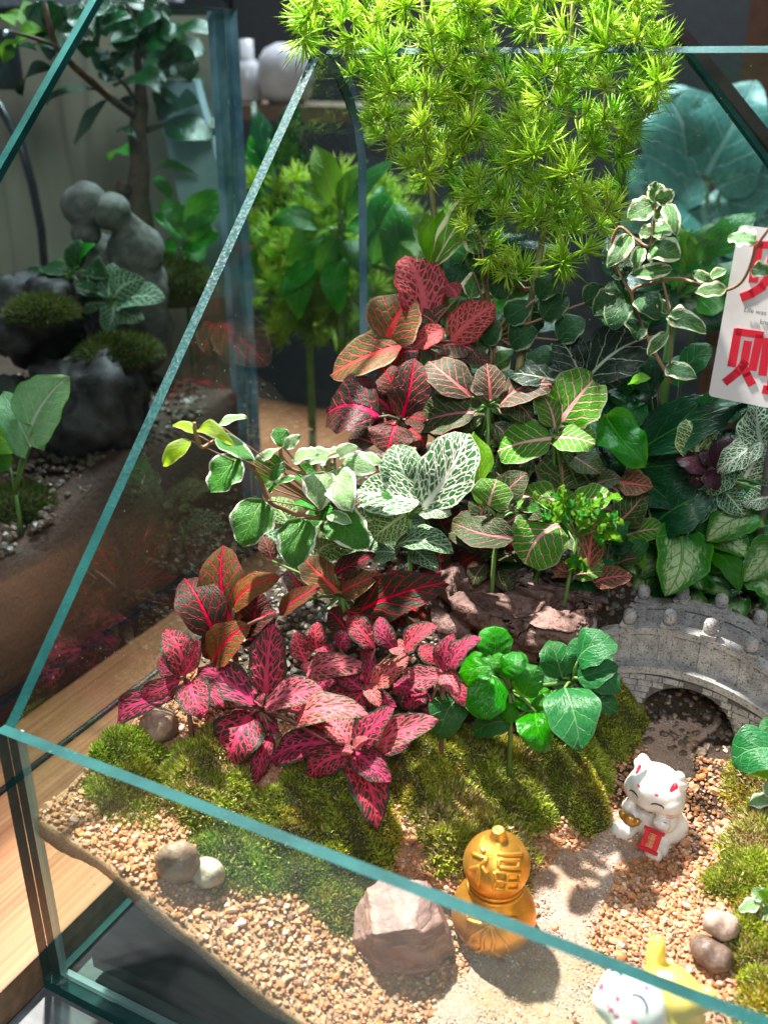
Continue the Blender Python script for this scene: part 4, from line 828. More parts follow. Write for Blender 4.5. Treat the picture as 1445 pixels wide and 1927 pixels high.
# ------------------------------------------------------------------ variegated creeping fig
YI = lambda px: float(np.interp(px, [300, 430, 560, 700], [.47, .62, .8, .93]))
VI = [(360,829,307,877,28,'vyoung'),(369,817,325,799,17,'vyoung'),(374,809,440,838,26,'vyoung',0,dict(arch=.22)),(408,823,477,866,32),(411,799,464,783,17,'vpale'),(449,859,396,926,66),(534,868,478,897,56,None,-.02),(532,841,520,804,32),(535,842,565,819,22,'vpale'),(552,866,598,853,30,'vpale'),(491,860,526,843,20,'vpale'),(503,916,558,897,34),(610,888,601,960,62,'vpale',-.02),(632,882,659,960,58,'vpale',-.01),(643,874,708,886,38,'vpale'),(628,860,572,871,26,'vpale'),(630,858,672,841,24,'vpale'),(494,940,454,1026,74,None,-.02),(566,975,550,1068,68,None,-.02),(593,960,555,944,34,'green'),(628,962,690,1030,70,None,-.01),(617,967,661,985,24,'vpale',-.03),(626,956,592,972,30,'green'),(640,930,620,890,40,'green',.02),(655,900,700,860,36,'vpale',.03),(600,870,640,850,30,'vpale',.02),(660,860,720,870,32,'vpale',.03),(560,885,600,900,34,'green',.03)]
fb = under(650,1010,.97); fr_ = plant('creeping_fig', 'cream-edged creeping fig arching left towards the glass side pane', 'plant', fb, VI, YI, 'varieg', 'b', sr=.004, hub=(640,975), fill=(650,930,60,10,50,'varieg',.05))
vs = lambda pts: [ony(x, y, YI(x))-fb for x, y in pts]
mb = MB()
for pts in ([(640,975),(588,974),(557,967),(530,956),(510,947),(498,927),(491,906),(474,875),(452,856),(411,830),(383,842),(374,834)], [(640,975),(630,930),(618,892),(577,892),(544,881)], [(618,892),(620,860),(640,850)], [(374,834),(368,812),(366,795)], [(544,881),(530,860),(528,842)]): q = smooth(vs(pts)); mb.tube(q, list(np.linspace(.0075, .0045, len(q))), 7)
mb.build('vine_stem', STEMM['b'], fr_)

# ------------------------------------------------------------------ white-veined fittonias
WG = 'white-veined fittonias'
plant('white_fittonia', 'white-veined fittonia with big net-patterned pale leaves at the centre', 'plant', under(772,1010,.97), [
 (797,955,882,816,98,None,0,dict(shape='square')),(790,946,667,926,76),(790,964,848,967,32),(775,930,742,836,76,'whitedull',.05),(746,1026,852,1036,46,'whitedull',-.02),(745,1040,700,1040,24,'whitedull'),(765,966,700,1012,62,'whitelime',.02),(745,1045,700,1050,30,'whitedull'),(760,980,800,1010,40,'whitedull',.05)], .95, 'white', 'g', hub=(772,975), sr=.008, group=WG, fill=(765,990,60,6,60,'whitedull',.08))
plant('white_fittonia', 'white-veined fittonia half hidden beneath the creeping fig', 'plant', under(590,1030,.95), [
 (545,985,512,935,52,'whitelime'),(600,1015,640,978,48,'whitelime'),(560,1046,500,1004,50,'whitedull'),(570,1010,530,965,44,'whitelime'),(600,1040,650,1020,44,'whitelime'),(610,1040,680,1010,50,'whitelime'),(640,1000,700,980,52,'whitelime'),(590,1050,560,1090,40,'whitedull')], .92, 'whitedull', 'g', hub=(590,1035), group=WG)
plant('white_fittonia', 'pale white-veined fittonia below the sign card at the right edge', 'plant', under(1360,930,1.62), [
 (1312,870,1290,788,66),(1326,872,1374,814,52,'white'),(1432,848,1424,760,80,'white'),(1432,832,1348,888,52,'white'),(1452,936,1396,946,44,'white'),(1320,880,1350,905,48,'whitelime'),(1400,900,1440,830,60,'white'),(1380,880,1330,930,50,'whitedull'),(1420,900,1470,880,50,'whitedull'),(1360,920,1400,970,50,'whitedull',.04),(1330,930,1300,990,56,'whitedull',.05)], 1.5, 'whitelime', 'g', hub=(1360,900), group=WG, fill=(1375,930,75,14,56,('whitedull','darkgreen'),.1))

# ------------------------------------------------------------------ pink-veined green fittonias
PG = 'pink-veined green fittonias'
plant('pink_fittonia', 'green fittonia with pink veins, topmost rosette with one big round leaf', 'plant', under(1045,850,1.34), [
 (1053,797,1124,704,98,None,.02),(1043,805,1018,738,48),(1038,824,935,850,70,None,-.01),(1043,824,1119,836,54,None,-.02),(1058,924,1058,842,96,'pinkdark',.03),(1003,860,940,918,64,'pinkdark',.04),(1080,860,1130,890,50,'pinkdark',.05)], 1.3, 'pink', 'g', hub=(1044,822), sr=.007, group=PG, fill=(1050,890,75,9,60,('pinkdark','darkgreen'),.09))
plant('pink_fittonia', 'green fittonia with a round grey-green pink-veined leaf above the driftwood', 'plant', under(1040,1000,1.2, -.06), [
 (1050,986,988,1062,98,None,-.03),(1044,940,962,935,62,None,0,dict(shape='ovate')),(1072,960,1150,930,54,None,0,dict(shape='ovate')),(1105,1070,1123,966,46,'pinkred',-.03),(1083,1082,1134,1075,30,'pink',-.04),(1118,1096,1189,1084,38,'pinkred',-.04),(1080,1080,1034,1054,32,'pinkred',-.03),(1060,1000,1120,1030,60,'pinkdark',.04),(1030,970,970,1000,60,'pinkdark',.05)], 1.2, 'pink', 'g', hub=(1060,985), sr=.008, group=PG)
plant('pink_fittonia', 'dark green fittonia with muted pink veins left of the parsley-like plant', 'plant', under(930,1000,1.12), [
 (918,956,934,902,68,'pink'),(968,1012,851,985,60,None,-.02),(908,1030,844,1004,40),(903,912,892,812,50,'lime',.05,dict(arch=.05)),(960,960,900,920,60,None,.06),(930,1000,990,960,60,None,.06),(940,940,990,890,54,None,.07)], 1.08, 'pinkdark', 'g', hub=(935,980), group=PG, fill=(930,950,50,5,62,'pinkdark',.08))
plant('pink_fittonia', 'dark fittonia with red-flushed leaves right of the parsley-like plant', 'plant', under(1160,990,1.45, -.1, .1), [
 (1163,926,1107,884,42),(1165,906,1227,915,44,'pinkred'),(1158,986,1217,918,62),(1160,960,1110,1000,56),(1170,1000,1200,1050,50,None,.03),(1150,940,1100,930,50,None,.06)], 1.42, 'pinkdark', 'g', hub=(1160,960), group=PG)
plant('pink_fittonia', 'grey-green fittonia with salmon veins below the fern stems', 'plant', under(925,790,1.32), [
 (888,747,803,678,66,None,0),(938,763,1037,724,50),(923,754,916,684,56),(915,742,888,722,32),(893,776,778,800,66,'pinkdark',-.02),(1044,716,957,704,44,'darkwhite',.05),(940,760,1000,790,50,'pinkdark',.04),(900,770,870,820,50,'pinkdark',.04)], 1.29, 'pinkgrey', 'g', hub=(918,765), group=PG, fill=(930,790,70,9,60,'pinkdark',.08))
plant('dark_fittonia', 'very dark fittonia with red veins left of the fern stems', 'plant', under(752,800,1.25), [
 (757,786,779,674,70),(712,785,613,778,98,None,-.02),(746,800,727,853,76,None,-.03),(706,836,654,825,34,'pinkgrey'),(765,785,802,792,34),(745,745,719,690,50,None,.04),(750,790,700,830,60,None,.03),(760,800,800,840,50,None,.04),(740,780,690,740,56,None,.05)], 1.2, 'darkred', 'd', hub=(752,790), sr=.008, group=PG, fill=(760,830,60,7,60,'darkred',.09))
plant('pink_fittonia', 'olive fittonia with coral veins and one pink leaf, highest at left of the fern', 'plant', under(790,650,1.42), [
 (728,648,777,556,98,'olive',-.02,dict(arch=.18)),(756,653,621,706,72,'olive',-.04),(800,602,762,480,84,'pinkbright',.03),(850,642,932,573,62,'pinkbright',.02),(836,620,775,655,38,'pinkbright'),(860,560,840,535,30,'pinkbright',.03),(790,660,740,690,50,'darkred',.03),(830,650,890,660,50,'pinkgrey',.03)], 1.38, 'olive', 'p', hub=(790,650), group=PG, fill=(820,650,60,6,56,'pinkgrey',.05))
plant('dark_fittonia', 'near-black fittonia leaf spray with thin white veins below the ivy', 'plant', under(1120,740,1.42), [
 (1098,722,1253,626,88,None,0,dict(shape='lance',arch=.06)),(1092,716,1048,636,64,None,.04),(1100,720,1180,700,60,None,.04),(1085,720,1000,690,60,None,.05),(1090,700,1130,640,60,None,.06)], 1.38, 'darkwhite', 'd', hub=(1095,735))

# ------------------------------------------------------------------ smooth green plants
plant('glossy_plant', 'small bright glossy green plant with quilted round leaves beside the red fittonias', 'plant', under(965,1350,.82), [
 (932,1240,930,1178,58,None,.02),(932,1252,861,1266,54),(940,1262,986,1240,42),(925,1272,903,1351,68,None,-.03),(1008,1340,1024,1412,68,None,-.03),(1004,1340,1019,1306,34),(1000,1334,967,1314,32),(984,1312,1011,1254,52),(970,1330,944,1354,36),(940,1270,905,1235,46,None,.02),(950,1262,925,1232,30),(1010,1335,1035,1330,26),(960,1300,1000,1290,44,None,.03),(920,1270,880,1290,40,None,.04)], .77, 'glossy', 'g', hub=(960,1300), fill=(965,1310,55,6,54,'glossy',.06))
plant('leafy_plant', 'dull dark green plant with broad leaves between glossy plant and bridge', 'plant', under(1085,1320,.95), [
 (862,1310,826,1390,66,None,-.12),(962,1357,890,1382,44,None,-.12),(1062,1295,1092,1410,94,None,-.05),(1100,1268,1167,1300,58),(1058,1276,1034,1204,68),(1086,1246,1162,1214,58),(1086,1276,1162,1252,50,None,-.02),(1080,1280,1020,1250,56,None,.03),(1090,1300,1160,1340,60,None,.02),(1040,1300,1000,1360,60,None,.02),(1100,1240,1080,1200,50,None,.04)], .88, 'dull', 'g', hub=(1075,1285), sr=.008, fill=(1080,1290,50,4,70,'dull',.06))
plant('leafy_plant', 'broad dark green leaf plant entering at the right edge beside the white cat', 'plant', gpt(1452,1478), [
 (1470,1410,1376,1438,72,None,-.03),(1470,1430,1440,1350,60),(1480,1440,1405,1460,36,'lime')], float(gpt(1440,1470)[1])-.04, 'dull', 'g')
plant('variegated_sprig', 'small sprig of white-tipped bright leaves at the right edge above the moss', 'plant', gpt(1455,1535), [(1455,1505,1405,1512,26,'vpale'),(1460,1515,1430,1525,26,'lime'),(1455,1500,1440,1470,24,'vpale')], float(gpt(1450,1530)[1])-.02, 'vpale', 'g', sr=.004)
plant('variegated_sprig', 'white-tipped leaf sprig at the right edge above the stacked pebbles', 'plant', gpt(1446,1745), [(1430,1700,1388,1712,24,'vpale'),(1435,1695,1415,1672,26,'vpale'),(1440,1700,1455,1668,28,'lime'),(1435,1735,1410,1755,26,'lime'),(1440,1740,1460,1770,30,'vpale'),(1430,1715,1450,1720,28,'vpale')], float(gpt(1440,1735)[1])-.02, 'vpale', 'g', sr=.004)
plant('arrowhead_plant', 'arrowhead plant with pale-centred heart leaves behind the bridge', 'plant', under(1310,1040,1.6), [
 (1280,1010,1252,1122,92,None,-.05),(1410,966,1328,1018,64),(1452,1028,1398,1094,62),(1160,1006,1214,1072,42,'lime',-.02),(1330,1034,1392,1112,40,'green'),(1200,980,1236,1005,36),(1240,970,1210,1000,50),(1270,990,1240,960,44),(1290,1040,1320,1110,50,None,.02),(1240,1050,1180,1090,44,None,.03),(1350,1010,1410,1050,56,None,.03),(1420,1090,1460,1130,56),(1370,960,1440,990,56,None,.03),(1240,1080,1230,1120,50,'green',.03),(1390,1060,1340,1080,46,None,.04)], 1.52, 'syng', 'g', hub=(1310,1050), sr=.006, fill=(1320,1050,110,20,62,('syng','green','darkgreen'),.08))
plant('birdsnest_leaf_plant', 'dark glossy long-leaved plant with one crinkled bright leaf below the ivy', 'plant', under(1200,900,1.6), [
 (1140,784,1212,872,76,'green',-.08,dict(wave=.4,shape='ovate')),(1188,855,1405,758,84,None,0,dict(arch=.06)),(1180,840,1150,720,60,None,.02),(1190,840,1240,740,64,None,.04),(1228,992,1345,925,96,None,-.05,dict(shape='ovate')),(1200,900,1280,960,80,None,.02),(1063,742,1038,643,30,'green',-.04),(1200,880,1330,870,70,None,.03),(1180,860,1120,900,60,None,.04),(1220,960,1180,1020,70,None,.0)], 1.52, 'darkgreen', 'g', hub=(1190,860), sr=.008, fill=(1220,890,120,16,80,('darkgreen','dull'),.1))
plant('maroon_plant', 'tiny plant with near-black maroon leaves at the right', 'plant', under(1330,915,1.6), [(1345,884,1392,820,44),(1330,890,1272,858,38),(1332,885,1350,922,32),(1326,892,1296,912,30),(1335,880,1320,845,26)], 1.46, 'maroon', 'd', hub=(1334,890))
pz = under(1080,1020,1.18, -.03); pr_ = thing('parsley_sprig', 'parsley-like sprig of tiny lobed bright green leaves over the pink-veined leaf', 'plant', pz)
rr = random.Random(5); mb = MB()
for sx, sy, ex, ey in ((1085,1010,1010,945),(1085,1010,1050,930),(1085,1010,1085,945),(1085,1010,1110,955),(1085,1010,1140,935),(1085,1010,1155,975),(1085,1010,1040,965),(1085,1010,1095,985),(1090,1030,1085,1060),(1085,1010,1150,1000)):
    mb.tube([ony(sx, sy, 1.15)-pz, ony((sx+ex)/2, (sy+ey)/2-6, 1.14)-pz, ony(ex, ey, 1.13)-pz], [.004, .003, .002], 5)
    for k in range(5):
        s = .5+.125*k; x0, y0 = sx+(ex-sx)*min(s, 1), sy+(ey-sy)*min(s, 1); a = math.atan2(ey-sy, ex-sx)+(-1)**k*rr.uniform(.4, 1.1); l = rr.uniform(20, 32)
        leaf(pr_, 'lime' if k % 3 else 'green', x0, y0, x0+l*math.cos(a), y0+l*math.sin(a), l*.5, 1.12+rr.uniform(-.02, .02), shape='ovate', wave=.5, nu=7, nv=9)
mb.tube([np.zeros(3), ony(1085, 1010, 1.15)-pz], .006, 6); mb.build('stem', STEMM['g'], pr_)

# ------------------------------------------------------------------ ivy
YW = lambda px: float(np.interp(px, [1100, 1300, 1445], [1.4, 1.3, 1.15]))
iv = under(1262,720,1.62); IV = [(1230,381,1236,341,34),(1232,376,1268,361,30),(1230,384,1180,410,42),(1253,386,1273,441,28),(1226,443,1268,425,32),(1225,440,1202,436,24),(1186,441,1142,503,34),(1205,465,1193,508,26),(1224,465,1279,483,52),(1265,506,1185,515,28),(1367,544,1307,549,26),(1340,530,1301,511,20),(1335,524,1366,508,16),(1422,455,1369,447,30),(1413,506,1447,513,30),(1172,556,1116,594,54,'ivydark'),(1169,550,1147,530,42,'ivydark'),(1255,594,1328,623,34),(1255,590,1237,563,22),(1258,590,1294,594,28),(1255,626,1218,668,24,'ivy'),(1253,690,1311,711,36),(1224,711,1180,723,18,'lime'),(1230,400,1262,405,30),(1200,470,1180,460,28,'ivydark'),(1180,570,1150,620,44,'ivydark'),(1200,560,1240,600,44,'ivydark'),(1150,520,1190,490,40,'ivydark'),(1170,480,1150,450,36,'ivydark'),(1190,600,1200,640,40,'ivydark')]
ir = plant('ivy', 'cream-edged ivy climbing above and trailing across the sign card', 'ivy', iv, [], YW, 'ivy', 'b', sr=.003)
for q in IV: leaf(ir, q[5] if len(q) > 5 else 'ivy', *q[:5], YW(q[0]))
mb = MB(); vs = lambda pts: [ony(x, y, YW(x))-iv for x, y in pts]
for pts, r in (([(1262,720),(1220,640),(1188,555),(1224,533),(1272,524),(1308,533),(1339,545),(1370,545),(1394,531),(1410,502),(1422,466),(1444,433),(1470,400)], .008), ([(1230,520),(1241,514),(1255,567),(1262,626),(1262,674),(1248,708)], .006), ([(1188,555),(1150,480),(1164,428),(1195,450),(1222,462),(1230,412),(1232,380)], .008), ([(1222,462),(1240,440)], .005)): q = smooth(vs(pts)); mb.tube(q, list(np.linspace(r*.62, r*.42, len(q))), 7)
mb.build('vine_stem', STEMM['b'], ir)
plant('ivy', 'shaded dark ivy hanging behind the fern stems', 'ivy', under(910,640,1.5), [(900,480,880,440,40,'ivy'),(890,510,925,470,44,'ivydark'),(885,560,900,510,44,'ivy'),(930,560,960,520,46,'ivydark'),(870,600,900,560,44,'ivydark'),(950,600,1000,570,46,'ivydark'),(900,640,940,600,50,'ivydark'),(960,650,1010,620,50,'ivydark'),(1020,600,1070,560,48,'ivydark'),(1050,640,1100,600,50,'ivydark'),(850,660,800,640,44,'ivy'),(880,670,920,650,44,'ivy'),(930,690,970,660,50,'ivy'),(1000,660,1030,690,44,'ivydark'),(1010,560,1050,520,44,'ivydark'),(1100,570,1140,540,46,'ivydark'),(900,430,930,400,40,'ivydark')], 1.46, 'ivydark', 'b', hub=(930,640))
plant('aglaonema', 'broad green leaf with a cream streak standing behind the fern stem', 'plant', under(830,600,1.55), [(813,505,915,338,50,'cream'),(806,500,836,392,44,'lime'),(845,560,872,488,44,'darkgreen'),(820,520,790,470,36,'cream'),(815,500,800,400,36,'lime')], 1.48, 'cream', 'g', hub=(825,560), sr=.012)

# ------------------------------------------------------------------ low shaded plants that close the gaps
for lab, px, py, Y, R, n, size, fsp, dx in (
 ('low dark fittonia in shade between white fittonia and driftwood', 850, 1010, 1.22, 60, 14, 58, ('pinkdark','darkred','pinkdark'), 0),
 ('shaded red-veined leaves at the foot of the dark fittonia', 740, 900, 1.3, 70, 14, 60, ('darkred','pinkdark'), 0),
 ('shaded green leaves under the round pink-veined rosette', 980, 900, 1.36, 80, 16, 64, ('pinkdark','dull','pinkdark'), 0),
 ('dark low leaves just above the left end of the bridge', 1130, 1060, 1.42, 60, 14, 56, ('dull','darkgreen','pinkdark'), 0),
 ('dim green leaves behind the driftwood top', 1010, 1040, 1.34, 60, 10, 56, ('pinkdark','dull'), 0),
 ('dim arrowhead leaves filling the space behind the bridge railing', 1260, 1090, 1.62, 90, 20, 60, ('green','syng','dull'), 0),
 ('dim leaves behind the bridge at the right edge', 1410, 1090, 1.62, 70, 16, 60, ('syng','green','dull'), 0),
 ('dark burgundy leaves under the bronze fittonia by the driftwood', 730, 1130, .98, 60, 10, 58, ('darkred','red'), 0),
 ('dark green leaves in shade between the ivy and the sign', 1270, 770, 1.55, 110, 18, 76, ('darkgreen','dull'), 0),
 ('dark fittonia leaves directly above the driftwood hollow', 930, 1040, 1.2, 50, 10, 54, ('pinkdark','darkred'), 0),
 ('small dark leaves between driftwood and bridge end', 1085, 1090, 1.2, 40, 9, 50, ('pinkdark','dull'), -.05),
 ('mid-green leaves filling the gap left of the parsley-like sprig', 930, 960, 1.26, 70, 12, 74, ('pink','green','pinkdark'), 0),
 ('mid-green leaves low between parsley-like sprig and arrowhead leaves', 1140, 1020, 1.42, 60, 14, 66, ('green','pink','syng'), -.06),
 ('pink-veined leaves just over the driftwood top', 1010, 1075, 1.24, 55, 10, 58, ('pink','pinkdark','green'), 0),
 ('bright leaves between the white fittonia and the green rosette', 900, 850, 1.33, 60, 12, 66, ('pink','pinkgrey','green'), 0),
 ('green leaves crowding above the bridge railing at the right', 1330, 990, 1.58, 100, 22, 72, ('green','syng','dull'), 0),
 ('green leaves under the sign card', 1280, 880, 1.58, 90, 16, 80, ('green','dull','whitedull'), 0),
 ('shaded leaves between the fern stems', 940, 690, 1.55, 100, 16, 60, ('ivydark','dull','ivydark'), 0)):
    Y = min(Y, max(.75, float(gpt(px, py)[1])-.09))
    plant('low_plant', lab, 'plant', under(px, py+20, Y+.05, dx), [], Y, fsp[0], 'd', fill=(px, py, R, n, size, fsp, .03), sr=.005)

# ------------------------------------------------------------------ asparagus ferns
t = NT('fern_needle'); inf = t.n('ShaderNodeObjectInfo'); nz = t.noise(t.obj(), 30)
c = t.mix(inf.outputs['Random'], (.28,.58,.03), (.62,.78,.08)); t.P(col=c, rough=.4, spec=.35); tr = t.n('ShaderNodeBsdfTranslucent'); t.set(tr.inputs[0], t.mix(.5, c, (.6,.82,.05)))
mx = t.n('ShaderNodeMixShader'); mx.inputs[0].default_value = .5; t.set(mx.inputs[1], t.p.outputs[0]); t.set(mx.inputs[2], tr.outputs[0]); t.set(t.out.inputs[0], mx.outputs[0]); M_needle = t.mat
M_fstem = plain('fern_stem', (.27,.24,.09), .5, scale=8); M_fstem2 = plain('fern_twig', (.28,.30,.08), .5)
def tuft(n, L, seed, spread=1.25):
    r = np.random.default_rng(seed); mb = MB()
    for i in range(n):
        a = r.uniform(0, 6.283); th = spread*math.sqrt(r.random())*1.15; d = np.array([math.sin(th)*math.cos(a), math.sin(th)*math.sin(a), math.cos(th)]); l = L*r.uniform(.7, 1.15)
        s = np.cross(d, r.normal(size=3)); s /= np.linalg.norm(s); u = np.cross(s, d); w = .0022; b = d*.002+np.array([0, 0, r.uniform(-.012, .006)]); cv = u*l*r.uniform(-.15, .15)
        pts = [b, b+d*l*.5+cv, b+d*l+cv*.4]; sec = []
        for k, ww in ((0, w*.6), (1, w)): sec += [pts[k]+s*ww, pts[k]-s*ww*.5+u*ww*.87, pts[k]-s*ww*.5-u*ww*.87]
        mb.add(sec+[pts[2]], [(0,1,4,3),(1,2,5,4),(2,0,3,5),(3,4,6),(4,5,6),(5,3,6)])
    return mb.mesh('needle_tuft', M_needle, True)
TU = [tuft(36+4*(k % 3), .066+.007*(k % 4), 50+k) for k in range(9)]
def fern(label, base, stem_px, Ys, outline, n, seed, extra_branches, depth=.15):
    r = np.random.default_rng(seed); root = thing('asparagus_fern', label, 'fern', base, 'asparagus ferns'); b = np.array(base)
    SP = [ony(x, y, Y) for (x, y), Y in zip(stem_px, Ys)]
    mb = MB(); mb.tube([np.zeros(3)]+[p-b for p in SP], [.013]+list(np.linspace(.012, .005, len(SP))), 8); mb.build('stem', M_fstem, root)
    nodes = []; 
    for i in range(len(SP)-1):
        for s in np.linspace(0, 1, 8): 
            p = SP[i]*(1-s)+SP[i+1]*s
            if i >= 1: nodes.append(p)
    poly = np.array(outline, float); lo, hi = poly.min(0), poly.max(0); pts = []; tries = 0
    while len(pts) < n and tries < 60000:
        tries += 1; x, y = r.uniform(lo, hi)
        if not inpoly(np.array([x]), np.array([y]), outline)[0]: continue
        dm = 26 if tries < 30000 else 19; Y = float(np.interp(y, [-60, 560], [Ys[-1], Ys[1]]))+r.uniform(-depth, depth*.8)
        p = ony(x, y, Y)
        if p[1] > 1.68: p = ony(x, y, 1.66)
        if any(np.linalg.norm(p-q) < .05 for q in pts[-200:]): continue
        pts.append(p)
    st = np.array(nodes); pts.sort(key=lambda p: np.min(np.linalg.norm(st-p, axis=1))); par = []; allp = list(nodes)
    for p in pts:
        A = np.array(allp); ds = np.linalg.norm(A-p, axis=1)+.25*np.clip(A[:, 2]-p[2], 0, None); j = int(ds.argmin()); par.append(allp[j].copy()); allp.append(p)
    m = MB()
    for i, (p, q) in enumerate(zip(pts, par)):
        mid = (p+q)/2+np.array([0, 0, -.015]); m.tube([q-b, mid-b, p-b], [.0035, .003, .002], 5)
    tag(m.build('twig', M_fstem2, root), kind='stuff')
    for i, (p, q) in enumerate(zip(pts, par)):
        d = (p-q)/(np.linalg.norm(p-q)+1e-6)*.5+np.array([0, 0, .35])+r.normal(0, .45, 3)+(CAM-p)/np.linalg.norm(CAM-p)*.25
        o = obj('needle_tuft', TU[r.integers(0, 9)], root); o.rotation_mode = 'QUATERNION'; o.rotation_quaternion = Vector(d).to_track_quat('Z', 'Y'); o.location = Vector(p-b); sc = r.uniform(.6, 1.22); o.scale = (sc, sc, sc)
fern('feathery bright green asparagus fern on the thin left stem, overhanging the glass apex', under(850,700,1.45), [(848,650),(826,480),(808,330),(800,200),(800,60),(790,-60)], [1.44,1.54,1.58,1.6,1.61,1.61],
     [(560,-40),(556,40),(590,120),(640,95),(690,215),(720,290),(775,350),(800,345),(860,310),(905,260),(920,120),(900,-60)], 140, 3, None)
fern('feathery green asparagus fern on the right stem, hanging low over the ivy', under(972,700,1.48), [(976,690),(1000,560),(1024,430),(1052,300),(1066,200),(1075,60),(1080,-60)], [1.46,1.54,1.58,1.6,1.61,1.62,1.62],
     [(870,-60),(850,150),(860,260),(850,340),(870,450),(930,500),(985,535),(1040,520),(1090,500),(1110,450),(1150,400),(1200,330),(1195,280),(1230,200),(1265,110),(1275,60),(1230,20),(1240,-60)], 180, 4, None)
# ------------------------------------------------------------------ neighbour tank on the left, with its planting
XN = -.87
nt = thing('glass_tank', 'neighbouring glass tank on the left with a bonsai inside', 'terrarium', (XN, 1.2, .08))
def nbox(name, a, b, mats): MB().box(np.array(a)-(XN, 1.2, .08), np.array(b)-(XN, 1.2, .08)).build(name, mats, nt, False)
def npanel(name, poly, axis, a, b): o = panel(poly, axis, a, b, [M_glassn, M_edgeb], nt, name); o.location = (-XN, -1.2, -.08)
npanel('side_pane', [(-.9,.10),(2.3,.10),(2.3,2.40),(-.9,2.40)], 0, XN-.035, XN)
npanel('back_pane', [(XN-2.6,.10),(XN-.036,.10),(XN-.036,2.40),(XN-2.6,2.40)], 1, 2.262, 2.3)
M_blk = plain('black_base', (.012,.012,.018), .25, bump=.03)
nbox('base_frame', (XN-2.6, -.9, .082), (XN+.015, 2.33, .17), M_blk)
nbox('corner_seam', (XN-.07, 2.2, .17), (XN-.037, 2.26, 2.39), M_edgeb)
se = [np.array(onx(px, py, -.78))-(XN, 1.2, .08) for px, py in ((205, -40), (-25, 365))]; dv = se[1]-se[0]; dv /= np.linalg.norm(dv); nv_ = np.cross(dv, (1, 0, 0)); mb = MB()
c8 = [p+np.array([sx, 0, 0])+nv_*sz for p in se for sx, sz in ((0, 0), (.03, 0), (.03, .022), (0, .022))]
mb.add(c8, [(0,1,2,3),(7,6,5,4),(0,4,5,1),(1,5,6,2),(2,6,7,3),(3,7,4,0)]); mb.build('slanted_edge', M_edge, nt, False)
# soil behind the side pane
t = NT('neighbour_soil'); o_ = t.obj(); a = t.noise(o_, 3.2, 4, .6, dist=.5); b = t.noise(o_, 55, 4, .7); v_ = t.n('ShaderNodeSeparateXYZ'); t.set(v_.inputs[0], o_)
c = t.mix(t.ss(a, .3, .7), (.075,.032,.02), (.125,.055,.037)); c = t.mix(t.ss(b, .4, .7, 0., .7), c, (.05,.028,.018)); t.P(col=c, rough=.75); t.bump(b, .8, .02); M_nsoil = t.mat
xs = np.linspace(XN-2.5, XN-.045, 70); ys = np.linspace(-.8, 2.25, 90); X, Yy = np.meshgrid(xs, ys, indexing='ij')
Zn = .62+.12*np.clip(Yy-.5, 0, 2)+.22*np.exp(-((X+1.5)**2+(Yy-1.6)**2)/.25)+.03*np.sin(X*9)*np.sin(Yy*8)
V = np.stack([X, Yy, Zn], -1).reshape(-1, 3); idx = np.arange(70*90).reshape(70, 90)
F = np.stack([idx[:-1, :-1], idx[1:, :-1], idx[1:, 1:], idx[:-1, 1:]], -1).reshape(-1, 4); e0 = len(V); lo = V[idx[-1]].copy(); lo[:, 2] = .17; j = np.arange(89)
F = np.r_[F, np.stack([idx[-1, :-1], e0+j, e0+j+1, idx[-1, 1:]], -1)]; V = np.r_[V, lo]
def GN(x, y): return .62+.12*max(0, min(2, y-.5))+.22*math.exp(-((x+1.5)**2+(y-1.6)**2)/.25)
tag(obj('neighbour_soil', numpy_mesh('neighbour_soil', V, F, M_nsoil, True)), kind='structure')
n = 2600; x = rng.uniform(XN-1.2, XN-.06, n); y = rng.uniform(-.2, 2.2, n); z = np.array([GN(a, b) for a, b in zip(x, y)])
cl = np.array([(.12,.06,.04),(.09,.045,.03),(.16,.09,.06),(.06,.035,.025)])[rng.integers(0, 4, n)]
tag(grains('clay_pellets', np.c_[x, y, z+.005], rng.uniform(.012, .026, n), cl, M_grain, sub=1), kind='stuff')
def nrock(px, py, X_, w, h, label, mat, seed, name='rock'):
    c = onx(px, py, X_); k = ((c-CAM)@FW)/FPX; a, b_ = w*k/2, h*k/2
    me = blob([((0,0,0), (a,a*.8,b_)), ((a*.4,0,b_*.3), (a*.55,a*.6,b_*.7)), ((-a*.5,0,-b_*.3), (a*.6,a*.6,b_*.7))], a*.11, 2, [(a*.28, 1.6/a), (a*.15, 4.5/a), (a*.09, 11/a)]); me.materials.append(mat)
    o = obj(name, me); o.location = c; return tag(o, label, 'rock')
M_lava = rockmat('lava_rock', (.012,.011,.012), (.04,.034,.033), (.10,.085,.08), .6, 8); M_bark = rockmat('old_bark', (.075,.038,.025), (.14,.08,.055), (.22,.14,.10), .8, 12)
nrock(70,600,-1.5,230,170,'black lava rock left of the grey statue in the neighbouring tank', M_lava, 1)
nrock(170,790,-1.2,260,260,'big dark lava rock below the statue behind two panes of glass', M_lava, 2)
nrock(15,800,-1.45,150,180,'dark lava rock at the left edge behind the pale arrowhead leaves', M_lava, 3)
